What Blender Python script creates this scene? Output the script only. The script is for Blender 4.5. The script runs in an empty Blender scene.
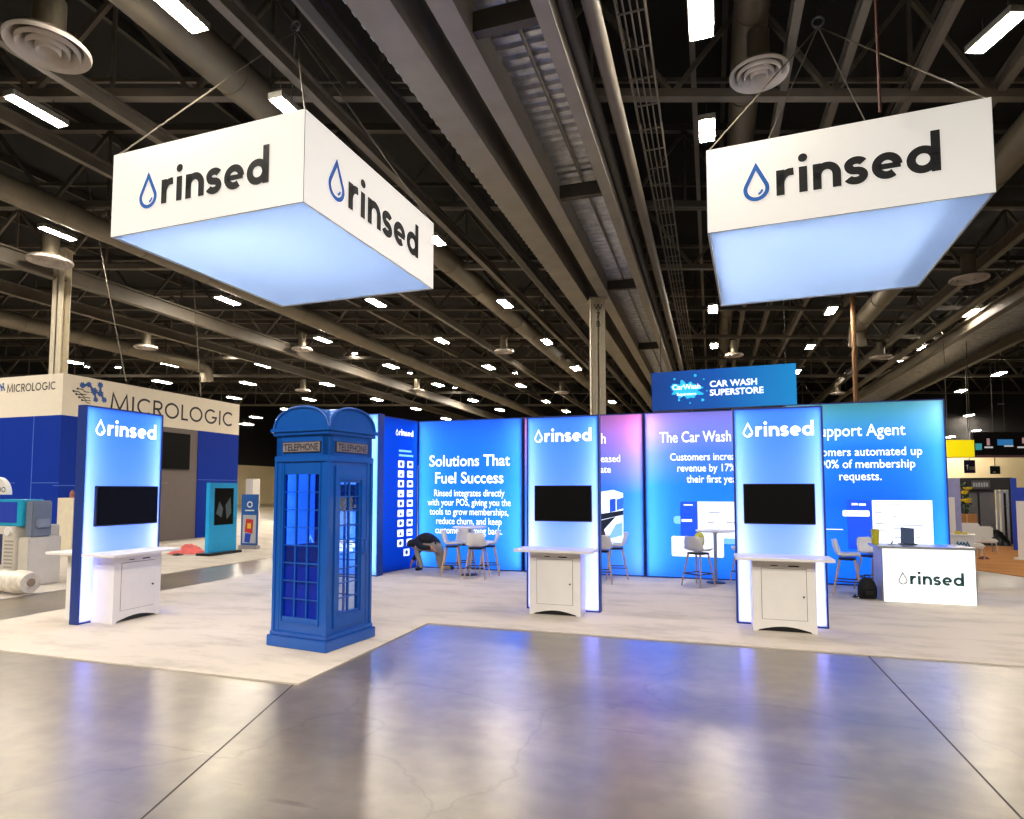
import bpy, bmesh, math, random
from mathutils import Vector, Matrix
random.seed(7)
S = bpy.context.scene
COL = S.collection
R = math.radians
# ------------------------------------------------------------------ camera
F, CX, CY, TH, EYE = 620.0, 512.0, 451.5, R(3.5), 1.6
PSI = math.atan2(199, 620)                       # heading of the hall's long axis
EU = Vector((math.cos(PSI), -math.sin(PSI), 0)); EV = Vector((math.sin(PSI), math.cos(PSI), 0))
cam = bpy.data.cameras.new('camera'); co = bpy.data.objects.new('camera', cam); COL.objects.link(co)
co.location = (0, 0, EYE); co.rotation_euler = (R(90) + TH, 0, 0)
cam.sensor_width = 36; cam.sensor_fit = 'HORIZONTAL'; cam.lens = F / 1024 * 36
cam.shift_y = 42 / 1024; cam.clip_end = 300; cam.clip_start = .05
S.camera = co
def at(px, py, z):
    x = (px - CX) / F; y = (CY - py) / F
    c, s = math.cos(TH), math.sin(TH)
    d = Vector((x, c - s * y, s + c * y)); t = (z - EYE) / d.z
    return Vector((0, 0, EYE)) + d * t
def zat(px, py, P):
    x = (px - CX) / F; y = (CY - py) / F
    c, s = math.cos(TH), math.sin(TH)
    d = Vector((x, c - s * y, s + c * y)); return EYE + d.z * P.y / d.y
def uv(p): return p.x * EU.x + p.y * EU.y, p.x * EV.x + p.y * EV.y
def W(u, v, z=0): return EU * u + EV * v + Vector((0, 0, z))
# ------------------------------------------------------------------ materials
def lin(c):
    return tuple(((k / 255) / 12.92 if k / 255 <= .04045 else ((k / 255 + .055) / 1.055) ** 2.4) for k in c)
MATS = {}
def mat(name, rgb, rough=.5, metal=0, var=.06, scale=8, bump=0, spec=.5, coat=0, rvar=0):
    """rgb is display 0-255; a noise varies it a little"""
    if name in MATS: return MATS[name]
    m = bpy.data.materials.new(name); m.use_nodes = True; N = m.node_tree.nodes; L = m.node_tree.links
    b = N['Principled BSDF']; c = lin(rgb)
    b.inputs['Roughness'].default_value = rough; b.inputs['Metallic'].default_value = metal
    b.inputs['Specular IOR Level'].default_value = spec; b.inputs['Coat Weight'].default_value = coat
    tc = N.new('ShaderNodeTexCoord'); nz = N.new('ShaderNodeTexNoise'); nz.inputs['Scale'].default_value = scale
    nz.inputs['Detail'].default_value = 5
    rp = N.new('ShaderNodeValToRGB'); rp.color_ramp.elements[0].position = .3; rp.color_ramp.elements[1].position = .7
    rp.color_ramp.elements[0].color = (*[k * (1 - var) for k in c], 1); rp.color_ramp.elements[1].color = (*[min(1, k * (1 + var)) for k in c], 1)
    L.new(tc.outputs['Object'], nz.inputs['Vector']); L.new(nz.outputs['Fac'], rp.inputs['Fac']); L.new(rp.outputs['Color'], b.inputs['Base Color'])
    if bump:
        bp = N.new('ShaderNodeBump'); bp.inputs['Strength'].default_value = bump; bp.inputs['Distance'].default_value = .01
        L.new(nz.outputs['Fac'], bp.inputs['Height']); L.new(bp.outputs['Normal'], b.inputs['Normal'])
    MATS[name] = m; return m
def glow(name, rgb, strength):
    if name in MATS: return MATS[name]
    m = bpy.data.materials.new(name); m.use_nodes = True; N = m.node_tree.nodes; L = m.node_tree.links
    b = N['Principled BSDF']; c = lin(rgb)
    b.inputs['Base Color'].default_value = (*c, 1); b.inputs['Roughness'].default_value = .6
    b.inputs['Emission Color'].default_value = (*c, 1); b.inputs['Emission Strength'].default_value = strength
    MATS[name] = m; return m
def fabric(name, stops, axis='Z'):
    """printed translucent fabric; stops = [(height 0..1, rgb)] is the print itself"""
    if name in MATS: return MATS[name]
    m = bpy.data.materials.new(name); m.use_nodes = True; N = m.node_tree.nodes; L = m.node_tree.links
    N.remove(N['Principled BSDF']); out = N['Material Output']
    tc = N.new('ShaderNodeTexCoord'); sp = N.new('ShaderNodeSeparateXYZ'); rp = N.new('ShaderNodeValToRGB')
    L.new(tc.outputs['Generated'], sp.inputs[0]); L.new(sp.outputs[axis], rp.inputs['Fac'])
    e = rp.color_ramp.elements
    e[0].position, e[0].color = stops[0][0], (*lin(stops[0][1]), 1)
    e[1].position, e[1].color = stops[-1][0], (*lin(stops[-1][1]), 1)
    for p, c in stops[1:-1]:
        k = e.new(p); k.color = (*lin(c), 1)
    tr = N.new('ShaderNodeBsdfTranslucent'); df = N.new('ShaderNodeBsdfDiffuse'); gl = N.new('ShaderNodeBsdfGlossy'); gl.inputs['Roughness'].default_value = .45
    mx = N.new('ShaderNodeMixShader'); mx.inputs[0].default_value = .22
    m2 = N.new('ShaderNodeMixShader'); m2.inputs[0].default_value = .015
    L.new(rp.outputs['Color'], tr.inputs['Color']); L.new(rp.outputs['Color'], df.inputs['Color'])
    L.new(tr.outputs[0], mx.inputs[1]); L.new(df.outputs[0], mx.inputs[2]); L.new(mx.outputs[0], m2.inputs[1]); L.new(gl.outputs[0], m2.inputs[2])
    L.new(m2.outputs[0], out.inputs['Surface'])
    MATS[name] = m; return m
def glass(name, tint, refl=.08, rough=.02):
    m = bpy.data.materials.new(name); m.use_nodes = True; N = m.node_tree.nodes; L = m.node_tree.links
    N.remove(N['Principled BSDF']); out = N['Material Output']
    t = N.new('ShaderNodeBsdfTransparent'); t.inputs['Color'].default_value = (*lin(tint), 1)
    g = N.new('ShaderNodeBsdfGlossy'); g.inputs['Roughness'].default_value = rough
    mx = N.new('ShaderNodeMixShader'); mx.inputs[0].default_value = refl
    L.new(t.outputs[0], mx.inputs[1]); L.new(g.outputs[0], mx.inputs[2]); L.new(mx.outputs[0], out.inputs['Surface'])
    MATS[name] = m; return m
# ------------------------------------------------------------------ mesh building
class MB:
    def __init__(s): s.v = []; s.f = []; s.mi = []; s.cur = 0
    def add(s, vs, fs):
        o = len(s.v); s.v += [tuple(p) for p in vs]
        for f in fs: s.f.append([o + i for i in f]); s.mi.append(s.cur)
        return s
    def box(s, x0, x1, y0, y1, z0, z1, M=None):
        vs = [Vector((x, y, z)) for z in (z0, z1) for y in (y0, y1) for x in (x0, x1)]
        if M: vs = [M @ p for p in vs]
        return s.add(vs, [(0, 2, 3, 1), (4, 5, 7, 6), (0, 1, 5, 4), (2, 6, 7, 3), (0, 4, 6, 2), (1, 3, 7, 5)])
    def prism(s, poly, y0, y1):                 # polygon in x,z extruded along y
        n = len(poly)
        vs = [(x, y0, z) for x, z in poly] + [(x, y1, z) for x, z in poly]
        fs = [tuple(range(n)), tuple(range(2 * n - 1, n - 1, -1))] + [(i, (i + 1) % n, n + (i + 1) % n, n + i) for i in range(n)]
        return s.add(vs, fs)
    def slab(s, poly, z0, z1):                  # polygon in x,y extruded along z
        n = len(poly)
        vs = [(x, y, z0) for x, y in poly] + [(x, y, z1) for x, y in poly]
        return s.add(vs, [tuple(range(n - 1, -1, -1)), tuple(range(n, 2 * n))] + [(i, (i + 1) % n, n + (i + 1) % n, n + i) for i in range(n)])
    def bar(s, a, b, w, h=None):                # square bar between points
        a, b = Vector(a), Vector(b); h = h or w; d = (b - a).normalized()
        up = Vector((0, 0, 1)) if abs(d.z) < .95 else Vector((0, 1, 0))
        x = d.cross(up).normalized(); y = x.cross(d).normalized()
        vs = [p + x * sx * w / 2 + y * sy * h / 2 for p in (a, b) for sx, sy in ((-1, -1), (1, -1), (1, 1), (-1, 1))]
        return s.add(vs, [(0, 3, 2, 1), (4, 5, 6, 7), (0, 1, 5, 4), (1, 2, 6, 5), (2, 3, 7, 6), (3, 0, 4, 7)])
    def tube(s, pts, r, n=10, cap=True):
        pts = [Vector(p) for p in pts]; rr = r if isinstance(r, (list, tuple)) else [r] * len(pts); vs = []; fs = []
        ref = Vector((0, 0, 1))
        for i, p in enumerate(pts):
            d = (pts[min(i + 1, len(pts) - 1)] - pts[max(i - 1, 0)]).normalized()
            u = d.cross(ref if abs(d.dot(ref)) < .95 else Vector((0, 1, 0))).normalized(); w = u.cross(d)
            vs += [p + (u * math.cos(2 * math.pi * k / n) + w * math.sin(2 * math.pi * k / n)) * rr[i] for k in range(n)]
        for i in range(len(pts) - 1):
            fs += [(i * n + k, i * n + (k + 1) % n, (i + 1) * n + (k + 1) % n, (i + 1) * n + k) for k in range(n)]
        if cap: fs += [tuple(range(n - 1, -1, -1)), tuple((len(pts) - 1) * n + k for k in range(n))]
        return s.add(vs, fs)
    def lathe(s, prof, n=24, c=(0, 0, 0)):
        vs = [(c[0] + r * math.cos(2 * math.pi * k / n), c[1] + r * math.sin(2 * math.pi * k / n), c[2] + z) for r, z in prof for k in range(n)]
        fs = [(i * n + k, i * n + (k + 1) % n, (i + 1) * n + (k + 1) % n, (i + 1) * n + k) for i in range(len(prof) - 1) for k in range(n)]
        return s.add(vs, fs)
    def ribbon(s, pts, w, y=0, closed=False):   # flat stroke in the x,z plane
        n = len(pts); P = [Vector(p) for p in pts]; vs = []; fs = []
        for i in range(n):
            a = P[i - 1] if (i or closed) else P[i]; b = P[(i + 1) % n] if (i < n - 1 or closed) else P[i]
            d1 = (P[i] - a); d2 = (b - P[i])
            d1 = d1.normalized() if d1.length > 1e-9 else d2.normalized(); d2 = d2.normalized() if d2.length > 1e-9 else d1
            nn = Vector((-(d1 + d2).y, (d1 + d2).x))
            nn = nn.normalized() if nn.length > 1e-6 else Vector((-d1.y, d1.x))
            k = min(2.2, 1 / max(.35, nn.dot(Vector((-d1.y, d1.x)))))
            for sg in (1, -1):
                q = P[i] + nn * sg * w / 2 * k; vs.append((q.x, y, q.y))
        for i in range(n - (0 if closed else 1)):
            j = (i + 1) % n; fs.append((2 * i + 1, 2 * j + 1, 2 * j, 2 * i))
        return s.add(vs, fs)
    def flat(s, poly, y=0): return s.add([(x, y, z) for x, z in poly], [tuple(range(len(poly)))])
    def disc(s, x, z, r, y=0, n=20): return s.flat([(x + r * math.cos(2 * math.pi * k / n), z + r * math.sin(2 * math.pi * k / n)) for k in range(n)], y)
    def build(s, name, m, parent=None, smooth=False, bevel=0, loc=None, rotz=None):
        me = bpy.data.meshes.new(name); me.from_pydata(s.v, [], s.f)
        ms = m if isinstance(m, (list, tuple)) else [m]
        for k in ms: me.materials.append(k)
        if len(ms) > 1: me.polygons.foreach_set('material_index', s.mi)
        bm = bmesh.new(); bm.from_mesh(me)
        if bevel:
            bmesh.ops.remove_doubles(bm, verts=bm.verts, dist=1e-5)
            es = [e for e in bm.edges if len(e.link_faces) == 2 and e.calc_face_angle(0) > .5]
            bmesh.ops.bevel(bm, geom=es, offset=bevel, segments=2, affect='EDGES', clamp_overlap=True)
        bmesh.ops.recalc_face_normals(bm, faces=bm.faces)
        bm.to_mesh(me); bm.free()
        if smooth:
            me.polygons.foreach_set('use_smooth', [True] * len(me.polygons))
            try: me.set_sharp_from_angle(angle=R(40))
            except Exception: pass
        o = bpy.data.objects.new(name, me); COL.objects.link(o)
        if parent: o.parent = parent
        if loc is not None: o.location = loc
        if rotz is not None: o.rotation_euler = (0, 0, rotz)
        return o
def tag(o, label, cat, group=None, kind=None):
    o['label'] = label; o['category'] = cat
    if group: o['group'] = group
    if kind: o['kind'] = kind
    return o
def thing(name, label, cat, loc=(0, 0, 0), rot=0, group=None):
    o = bpy.data.objects.new(name, None); COL.objects.link(o); o.empty_display_size = .1
    o.location = loc; o.rotation_euler = (0, 0, rot)
    return tag(o, label, cat, group)
def struct(o, label=None):
    o['kind'] = 'structure'
    if label: o['label'] = label
    return o
def copy_thing(r, loc, rot=None, label=None):
    c = r.copy(); COL.objects.link(c); c.location = loc
    if rot is not None: c.rotation_euler = (0, 0, rot)
    if label: c['label'] = label
    for ch in list(r.children):
        k = ch.copy(); COL.objects.link(k); k.parent = c
        for g in list(ch.children):
            q = g.copy(); COL.objects.link(q); q.parent = k
    return c
def area(parent, loc, rot, sx, sy, power, color=(1, 1, 1), name='led_strip'):
    l = bpy.data.lights.new(name, 'AREA'); l.shape = 'RECTANGLE'; l.size = sx; l.size_y = sy; l.energy = power; l.color = color
    o = bpy.data.objects.new(name, l); COL.objects.link(o)
    if parent: o.parent = parent
    o.location = loc; o.rotation_euler = rot; return o
# ------------------------------------------------------------------ lettering
def text(s, size, x, z, parent, m, y=-.004, align='CENTER', bold=0, name='lettering', sx=1, space=1):
    if '\n' in s:
        for i, ln in enumerate(s.split('\n')): o = text(ln, size, x, z - i * space * size, parent, m, y, align, bold, name, sx)
        return o
    cu = bpy.data.curves.new('t', 'FONT'); cu.body = s; cu.size = size; cu.align_x = align; cu.offset = bold * size; cu.space_line = space
    cu.fill_mode = 'FRONT'; cu.resolution_u = 3
    t = bpy.data.objects.new('t', cu); COL.objects.link(t)
    bpy.context.view_layer.update()
    me = bpy.data.meshes.new_from_object(t.evaluated_get(bpy.context.evaluated_depsgraph_get()))
    bpy.data.objects.remove(t); bpy.data.curves.remove(cu)
    for v in me.vertices: p = v.co.copy(); v.co = (x + p.x * sx, y, z + p.y)
    me.materials.clear(); me.materials.append(m)
    o = bpy.data.objects.new(name, me); COL.objects.link(o); o.parent = parent
    return o
def arc(cx, cy, rx, ry, a0, a1, n=14):
    return [(cx + rx * math.cos(R(a0 + (a1 - a0) * i / n)), cy + ry * math.sin(R(a0 + (a1 - a0) * i / n))) for i in range(n + 1)]
def wordmark(parent, x, z, width, m_text, m_drop, y=-.004, w=.25):
    """the water-drop mark and the lower-case word; width is the total width"""
    k = width / 6.62; b = MB(); d = MB()
    def T(pts, ox): return [(x + (p[0] + ox) * k, z + p[1] * k) for p in pts]
    def st(pts, ox): b.ribbon(T(pts, ox), w * k, y)
    h = w / 2; ox = 1.16
    st([(h, 0), (h, 1)], ox); st([(h, .4)] + arc(.5, .42, .5 - h, .58 - h + .02, 170, 82, 8) + [(.62, .875)], ox); ox += .80
    st([(h, 0), (h, 1)], ox); b.disc(x + (ox + h) * k, z + 1.34 * k, .165 * k, y); ox += w + .19
    st([(h, 0), (h, 1)], ox); st([(h, .4)] + arc(.475, .52, .475 - h, .5 - h + .0, 180, 0, 14) + [(.95 - h, 0)], ox); ox += .95 + .13
    st(arc(.37, .70, .255, .19, 25, 185, 12)[:-1] + [(.125, .66)] + arc(.36, .30, .3, .19, 95, -25, 10)[:0] + arc(.32, .70, .2, .2, 200, 262, 6) + arc(.37, .30, .235, .19, 75, -90, 10) + arc(.37, .30, .29, .19, -95, -160, 8), ox); ox += .76 + .11
    st(arc(.49, .49, .49 - h, .5 - h, 0, 308, 24), ox); b.ribbon(T([(h, .47), (.98 - h * .4, .47)], ox), w * k * .72, y); ox += .98 + .12
    st(arc(.51, .5, .51 - h, .51 - h, 0, 360, 28), ox); st([(1.05 - h, 0), (1.05 - h, 1.5)], ox)
    o = b.build('lettering', m_text, parent)
    pts = [(.44, 1.31)] + arc(.44, .40, .40, .40, 25, -205, 26)
    d.ribbon(T(pts, 0), .15 * k, y, closed=True)
    d.ribbon(T(arc(.44, .40, .22, .22, -12, -72, 8), 0), .085 * k, y)
    d.build('drop_mark', m_drop, parent)
    return o
def capitals(parent, x, z, h, m, y=-.006, w=.12, name='lettering', squeeze=1.0):
    """the thin geometric capitals on the white fascia; z baseline, h cap height"""
    b = MB(); k = h; ox = 0
    def st(pts): b.ribbon([(x + (ox + p[0]) * k * squeeze, z + p[1] * k) for p in pts], w * k, y)
    q = w / 2
    for c in 'MICROLOGIC':
        if c == 'M': st([(q, 0), (.16, 1), (.55, .12), (.94, 1), (1.1 - q, 0)]); ox += 1.27
        elif c == 'I': st([(q, 0), (q, 1)]); ox += .31
        elif c == 'C': st(arc(.5, .5, .5 - q, .5 - q, 48, 312, 24)); ox += 1.02
        elif c == 'R':
            st([(q, 0), (q, 1 - q), (.34, 1 - q)] + arc(.34, .71, .22, .29 - q, 90, -90, 10) + [(q, .48)]); st([(.3, .46), (.62, 0)]); ox += .77
        elif c == 'O': st(arc(.5, .5, .5 - q, .5 - q, 0, 360, 30)); ox += 1.16
        elif c == 'L': st([(q, 1), (q, q), (.5, q)]); ox += .6
        elif c == 'G': st(arc(.5, .5, .5 - q, .5 - q, 48, 350, 26) + [(1 - q, .45), (.58, .45)]); ox += 1.17
    b.build(name, m, parent); return ox * k * squeeze
# ------------------------------------------------------------------ common materials
WHITE_TEXT = glow('backlit_white_print', (255, 255, 255), 1.05)
BLACK_TEXT = mat('black_print', (14, 18, 24), .6, var=0)
DROP_BLUE = mat('blue_print', (22, 104, 205), .6, var=0)
M_WHITE = mat('white_laminate', (232, 228, 224), .45, var=.02)
M_ALU = mat('aluminium', (176, 180, 186), .35, .8, var=.05)
M_BLACK = mat('black_plastic', (14, 14, 16), .35, var=.05)
M_SCREEN = mat('dark_screen', (7, 7, 8), .5, var=.0, spec=.1)
M_NAVY = mat('navy_frame', (24, 52, 128), .5, var=.05)
M_TRAY = mat('white_tray', (235, 238, 245), .7, var=0)
M_STEEL = mat('painted_steel', (104, 97, 86), .55, .1, var=.12, scale=2)
M_STEEL_D = mat('dark_steel', (66, 61, 54), .6, .1, var=.15, scale=2)
M_GIRD = mat('girder_paint', (140, 134, 124), .55, .1, var=.1, scale=2)
M_DECK = mat('roof_deck', (22, 21, 20), .9, var=.2, scale=1)
M_GALV = mat('galvanised_steel', (178, 180, 186), .32, .85, var=.25, scale=5)
M_DUCT = mat('duct_steel', (112, 104, 88), .5, .25, var=.12, scale=1.5)
M_WOOD = mat('ash_wood', (196, 160, 128), .5, var=.15, scale=14)
M_SHELL = mat('white_shell', (228, 224, 220), .4, var=.02)

# ================================================================== ROOM
def concrete():
    m = bpy.data.materials.new('polished_concrete'); m.use_nodes = True; N = m.node_tree.nodes; L = m.node_tree.links; b = N['Principled BSDF']
    tc = N.new('ShaderNodeTexCoord')
    n1 = N.new('ShaderNodeTexNoise'); n1.inputs['Scale'].default_value = .55; n1.inputs['Detail'].default_value = 8; n1.inputs['Roughness'].default_value = .62
    n2 = N.new('ShaderNodeTexNoise'); n2.inputs['Scale'].default_value = 6; n2.inputs['Detail'].default_value = 6
    mp = N.new('ShaderNodeMapping'); mp.inputs['Scale'].default_value = (.35, 1.6, 1)
    L.new(tc.outputs['Object'], mp.inputs[0]); L.new(mp.outputs[0], n1.inputs['Vector']); L.new(tc.outputs['Object'], n2.inputs['Vector'])
    r1 = N.new('ShaderNodeValToRGB'); e = r1.color_ramp.elements
    e[0].position = .3; e[0].color = (*lin((88, 80, 68)), 1); e[1].position = .72; e[1].color = (*lin((146, 135, 116)), 1)
    k = e.new(.5); k.color = (*lin((116, 106, 91)), 1)
    L.new(n1.outputs['Fac'], r1.inputs['Fac'])
    r2 = N.new('ShaderNodeValToRGB'); r2.color_ramp.elements[0].position = .3; r2.color_ramp.elements[0].color = (.72, .72, .72, 1); r2.color_ramp.elements[1].position = .65; r2.color_ramp.elements[1].color = (1.08, 1.08, 1.08, 1)
    L.new(n2.outputs['Fac'], r2.inputs['Fac'])
    mx = N.new('ShaderNodeMix'); mx.data_type = 'RGBA'; mx.blend_type = 'MULTIPLY'; mx.inputs[0].default_value = 1
    L.new(r1.outputs[0], mx.inputs[6]); L.new(r2.outputs[0], mx.inputs[7])
    # hairline cracks and scuffs
    wv = N.new('ShaderNodeTexVoronoi'); wv.feature = 'DISTANCE_TO_EDGE'; wv.inputs['Scale'].default_value = .33
    ad = N.new('ShaderNodeMixRGB') if False else N.new('ShaderNodeVectorMath'); ad.operation = 'ADD'
    n3 = N.new('ShaderNodeTexNoise'); n3.inputs['Scale'].default_value = 1.3; n3.inputs['Detail'].default_value = 6
    sc = N.new('ShaderNodeVectorMath'); sc.operation = 'SCALE'; sc.inputs['Scale'].default_value = 1.1
    L.new(tc.outputs['Object'], n3.inputs['Vector']); L.new(n3.outputs['Color'], sc.inputs[0]); L.new(sc.outputs[0], ad.inputs[0]); L.new(tc.outputs['Object'], ad.inputs[1]); L.new(ad.outputs[0], wv.inputs['Vector'])
    rc = N.new('ShaderNodeValToRGB'); rc.color_ramp.elements[0].position = .001; rc.color_ramp.elements[0].color = (.45, .42, .4, 1); rc.color_ramp.elements[1].position = .006; rc.color_ramp.elements[1].color = (1, 1, 1, 1)
    L.new(wv.outputs['Distance'], rc.inputs['Fac'])
    m3 = N.new('ShaderNodeMix'); m3.data_type = 'RGBA'; m3.blend_type = 'MULTIPLY'; m3.inputs[0].default_value = .6
    L.new(mx.outputs[2], m3.inputs[6]); L.new(rc.outputs[0], m3.inputs[7])
    # dark drag marks
    mp5 = N.new('ShaderNodeMapping'); mp5.inputs['Scale'].default_value = (1.1, 11, 1); n5 = N.new('ShaderNodeTexNoise'); n5.inputs['Scale'].default_value = 1.0; n5.inputs['Detail'].default_value = 5
    L.new(tc.outputs['Object'], mp5.inputs[0]); L.new(mp5.outputs[0], n5.inputs['Vector'])
    r5 = N.new('ShaderNodeValToRGB'); r5.color_ramp.elements[0].position = .66; r5.color_ramp.elements[0].color = (1, 1, 1, 1); r5.color_ramp.elements[1].position = .74; r5.color_ramp.elements[1].color = (.4, .37, .33, 1)
    L.new(n5.outputs['Fac'], r5.inputs['Fac'])
    m5 = N.new('ShaderNodeMix'); m5.data_type = 'RGBA'; m5.blend_type = 'MULTIPLY'; m5.inputs[0].default_value = .8
    L.new(m3.outputs[2], m5.inputs[6]); L.new(r5.outputs[0], m5.inputs[7]); L.new(m5.outputs[2], b.inputs['Base Color'])
    rr = N.new('ShaderNodeMapRange'); rr.inputs['To Min'].default_value = .277; rr.inputs['To Max'].default_value = .286
    L.new(n1.outputs['Fac'], rr.inputs['Value']); L.new(rr.outputs[0], b.inputs['Roughness'])
    b.inputs['Specular IOR Level'].default_value = 1.0
    b.inputs['Coat Weight'].default_value = .3; b.inputs['Coat Roughness'].default_value = .277
    return m
FLOOR = concrete()
struct(MB().box(-60, 55, -8, 70, -.2, 0).build('floor', FLOOR, rotz=-PSI))
joint = mat('joint_filler', (40, 36, 32), .6)
for a, b_ in (((1.41, -2), (1.41, 6.84)), ((-3.3, 4.4), (-2.6, 2.2)), ((-2.6, 2.2), (-2.4, -1))):
    m = MB(); d = Vector((b_[0] - a[0], b_[1] - a[1], 0)).normalized(); n = Vector((-d.y, d.x, 0)) * .006
    A = Vector((*a, 0)); B = Vector((*b_, 0))
    m.slab([((A + n).x, (A + n).y), ((A - n).x, (A - n).y), ((B - n).x, (B - n).y), ((B + n).x, (B + n).y)], 0, .0012)
    struct(m.build('trim_1', joint, rotz=-PSI))
# carpets
def carpet(name, poly, label, rgb):
    m = bpy.data.materials.new(name); m.use_nodes = True; N = m.node_tree.nodes; L = m.node_tree.links; b = N['Principled BSDF']
    tc = N.new('ShaderNodeTexCoord'); a = N.new('ShaderNodeTexNoise'); a.inputs['Scale'].default_value = 1.6; a.inputs['Detail'].default_value = 9; a.inputs['Roughness'].default_value = .7
    mp = N.new('ShaderNodeMapping'); mp.inputs['Scale'].default_value = (.6, 1.5, 1)
    L.new(tc.outputs['Object'], mp.inputs[0]); L.new(mp.outputs[0], a.inputs['Vector'])
    r = N.new('ShaderNodeValToRGB'); c = lin(rgb); e = r.color_ramp.elements
    e[0].position = .36; e[0].color = (*[k * .80 for k in c], 1); e[1].position = .52; e[1].color = (*c, 1)
    L.new(a.outputs['Fac'], r.inputs['Fac']); L.new(r.outputs[0], b.inputs['Base Color'])
    b.inputs['Roughness'].default_value = .95; b.inputs['Specular IOR Level'].default_value = .1
    f = N.new('ShaderNodeTexNoise'); f.inputs['Scale'].default_value = 260; bp = N.new('ShaderNodeBump'); bp.inputs['Strength'].default_value = .4; bp.inputs['Distance'].default_value = .004
    L.new(tc.outputs['Object'], f.inputs['Vector']); L.new(f.outputs['Fac'], bp.inputs['Height']); L.new(bp.outputs['Normal'], b.inputs['Normal'])
    return tag(MB().slab(poly, 0, .012).build(name, m, rotz=-PSI), label, 'carpet')
carpet('booth_carpet', [(-8.25, 4.4), (-3.25, 4.4), (-3.25, 6.84), (12.5, 6.84), (12.5, 11.9), (-3.0, 12.2), (-8.25, 12.2)], 'cream booth carpet with a stepped front edge under the phone booth and light towers', (206, 196, 184))
carpet('neighbour_carpet', [(-30, 5.2), (-9.85, 5.2), (-9.85, 26), (-30, 26)], 'cream carpet across the concrete aisle under the blue walled booth', (200, 192, 182))
Z0 = .0125
# roof, walls
struct(MB().box(-60, 55, -8, 70, 11.4, 11.6).build('ceiling', M_DECK, rotz=-PSI))
M_BEIGE = mat('beige_wall', (214, 198, 160), .8, var=.06, scale=.4)
M_DARKWALL = mat('dark_upper_wall', (15, 14, 14), .9, var=.1, scale=.3)
wb = MB(); wb.box(-60, 55, 60, 60.3, 0, 4.2); wb.cur = 1; wb.box(-60, 55, 60, 60.3, 4.2, 11.4)
struct(wb.build('wall_back', [M_BEIGE, M_DARKWALL], rotz=-PSI))
wl = MB(); wl.box(-48, -47.7, -8, 60, 0, 4.2); wl.cur = 1; wl.box(-48, -47.7, -8, 60, 4.2, 11.4)
struct(wl.build('wall_left', [M_BEIGE, M_DARKWALL], rotz=-PSI))
wr = MB(); wr.box(38, 38.3, -8, 60, 0, 4.2); wr.cur = 1; wr.box(38, 38.3, -8, 60, 4.2, 11.4)
struct(wr.build('wall_right', [M_BEIGE, M_DARKWALL], rotz=-PSI))
# ------------------------------------------------------------------ roof steel
def uline(px, py, z): return uv(at(px, py, z))[0]
def ibeam(name, u, z, w, h, m, v0=-2, v1=59.5, tf=.05, tw=.04):
    b = MB(); b.box(u - w / 2, u + w / 2, v0, v1, z, z + tf); b.box(u - w / 2, u + w / 2, v0, v1, z + h - tf, z + h); b.box(u - tw / 2, u + tw / 2, v0, v1, z + tf, z + h - tf)
    return struct(b.build(name, m, rotz=-PSI))
# central walkway girders
ug = uline(345, 0, 7.9)
gb = MB(); gb.box(ug - .02, ug + .55, -2, 59.5, 7.9, 7.95); gb.box(ug + .05, ug + .5, -2, 59.5, 7.95, 9.6)
gb.box(ug - .02, ug + .03, -2, 59.5, 7.95, 8.02); gb.box(ug + .5, ug + .55, -2, 59.5, 7.95, 8.02)
gb.box(ug - .02, ug + .55, -2, 59.5, 9.6, 9.66)
struct(gb.build('ceiling_beam', M_GIRD, rotz=-PSI))
ibeam('ceiling_beam', uline(340, 46, 7.9), 7.9, .16, .3, M_STEEL_D)
uc0, uc1 = uline(425, 0, 7.9), uline(452, 0, 7.9)
cb = MB(); cb.box(uc0, uc1, -2, 59.5, 7.9, 7.94); cb.box(uc0, uc0 + .04, -2, 59.5, 7.94, 8.3); cb.box(uc1 - .04, uc1, -2, 59.5, 7.94, 8.6); cb.box(uc0 - .0, uc1, -2, 59.5, 8.6, 8.64)
struct(cb.build('ceiling_beam', M_GIRD, rotz=-PSI))
ur0, ur1 = uline(534, 0, 7.9), uline(548, 0, 7.9)
rb = MB(); rb.box(ur0, ur1, -2, 59.5, 7.9, 8.35); rb.box(ur0 - .05, ur0, -2, 59.5, 7.9, 7.95)
struct(rb.build('ceiling_beam', M_GIRD, rotz=-PSI))
def deck(u0, u1, z, v0, v1, pitch=.3, amp=.06, name='ceiling_deck', m=M_GALV):
    b = MB(); v = v0; pts = []
    while v < v1:
        for dv, dz in ((0, 0), (.38, 0), (.5, 1), (.88, 1)): pts.append((v + dv * pitch, z + dz * amp))
        v += pitch
    n = len(pts); b.add([(u, p[0], p[1]) for p in pts for u in (u0, u1)], [(2 * i, 2 * i + 1, 2 * i + 3, 2 * i + 2) for i in range(n - 1)])
    b.box(u0, u1, v0, v1, z + amp + .01, z + amp + .03)
    return struct(b.build(name, m, rotz=-PSI))
deck(uc1, ur0, 8.42, 2, 59, .26)
deck(uline(340, 46, 7.9) + .08, ug + .05, 8.5, 2, 59, .26)
for i, v in enumerate((7.75, 13.0, 19.6, 28.5, 41, 52)):
    struct(MB().box(uc1, ur0, v, v + .16, 8.0, 8.3).build('ceiling_beam', M_STEEL_D, rotz=-PSI))
cnd = MB(); um = (uc1 + ur0) / 2; cnd.tube([(um, 2, 8.36), (um, 59, 8.36)], .03, 8)
tag(cnd.build('conduit', M_STEEL, rotz=-PSI), 'thin straight conduit along the middle of the bright corrugated deck strip', 'pipe')
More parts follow.
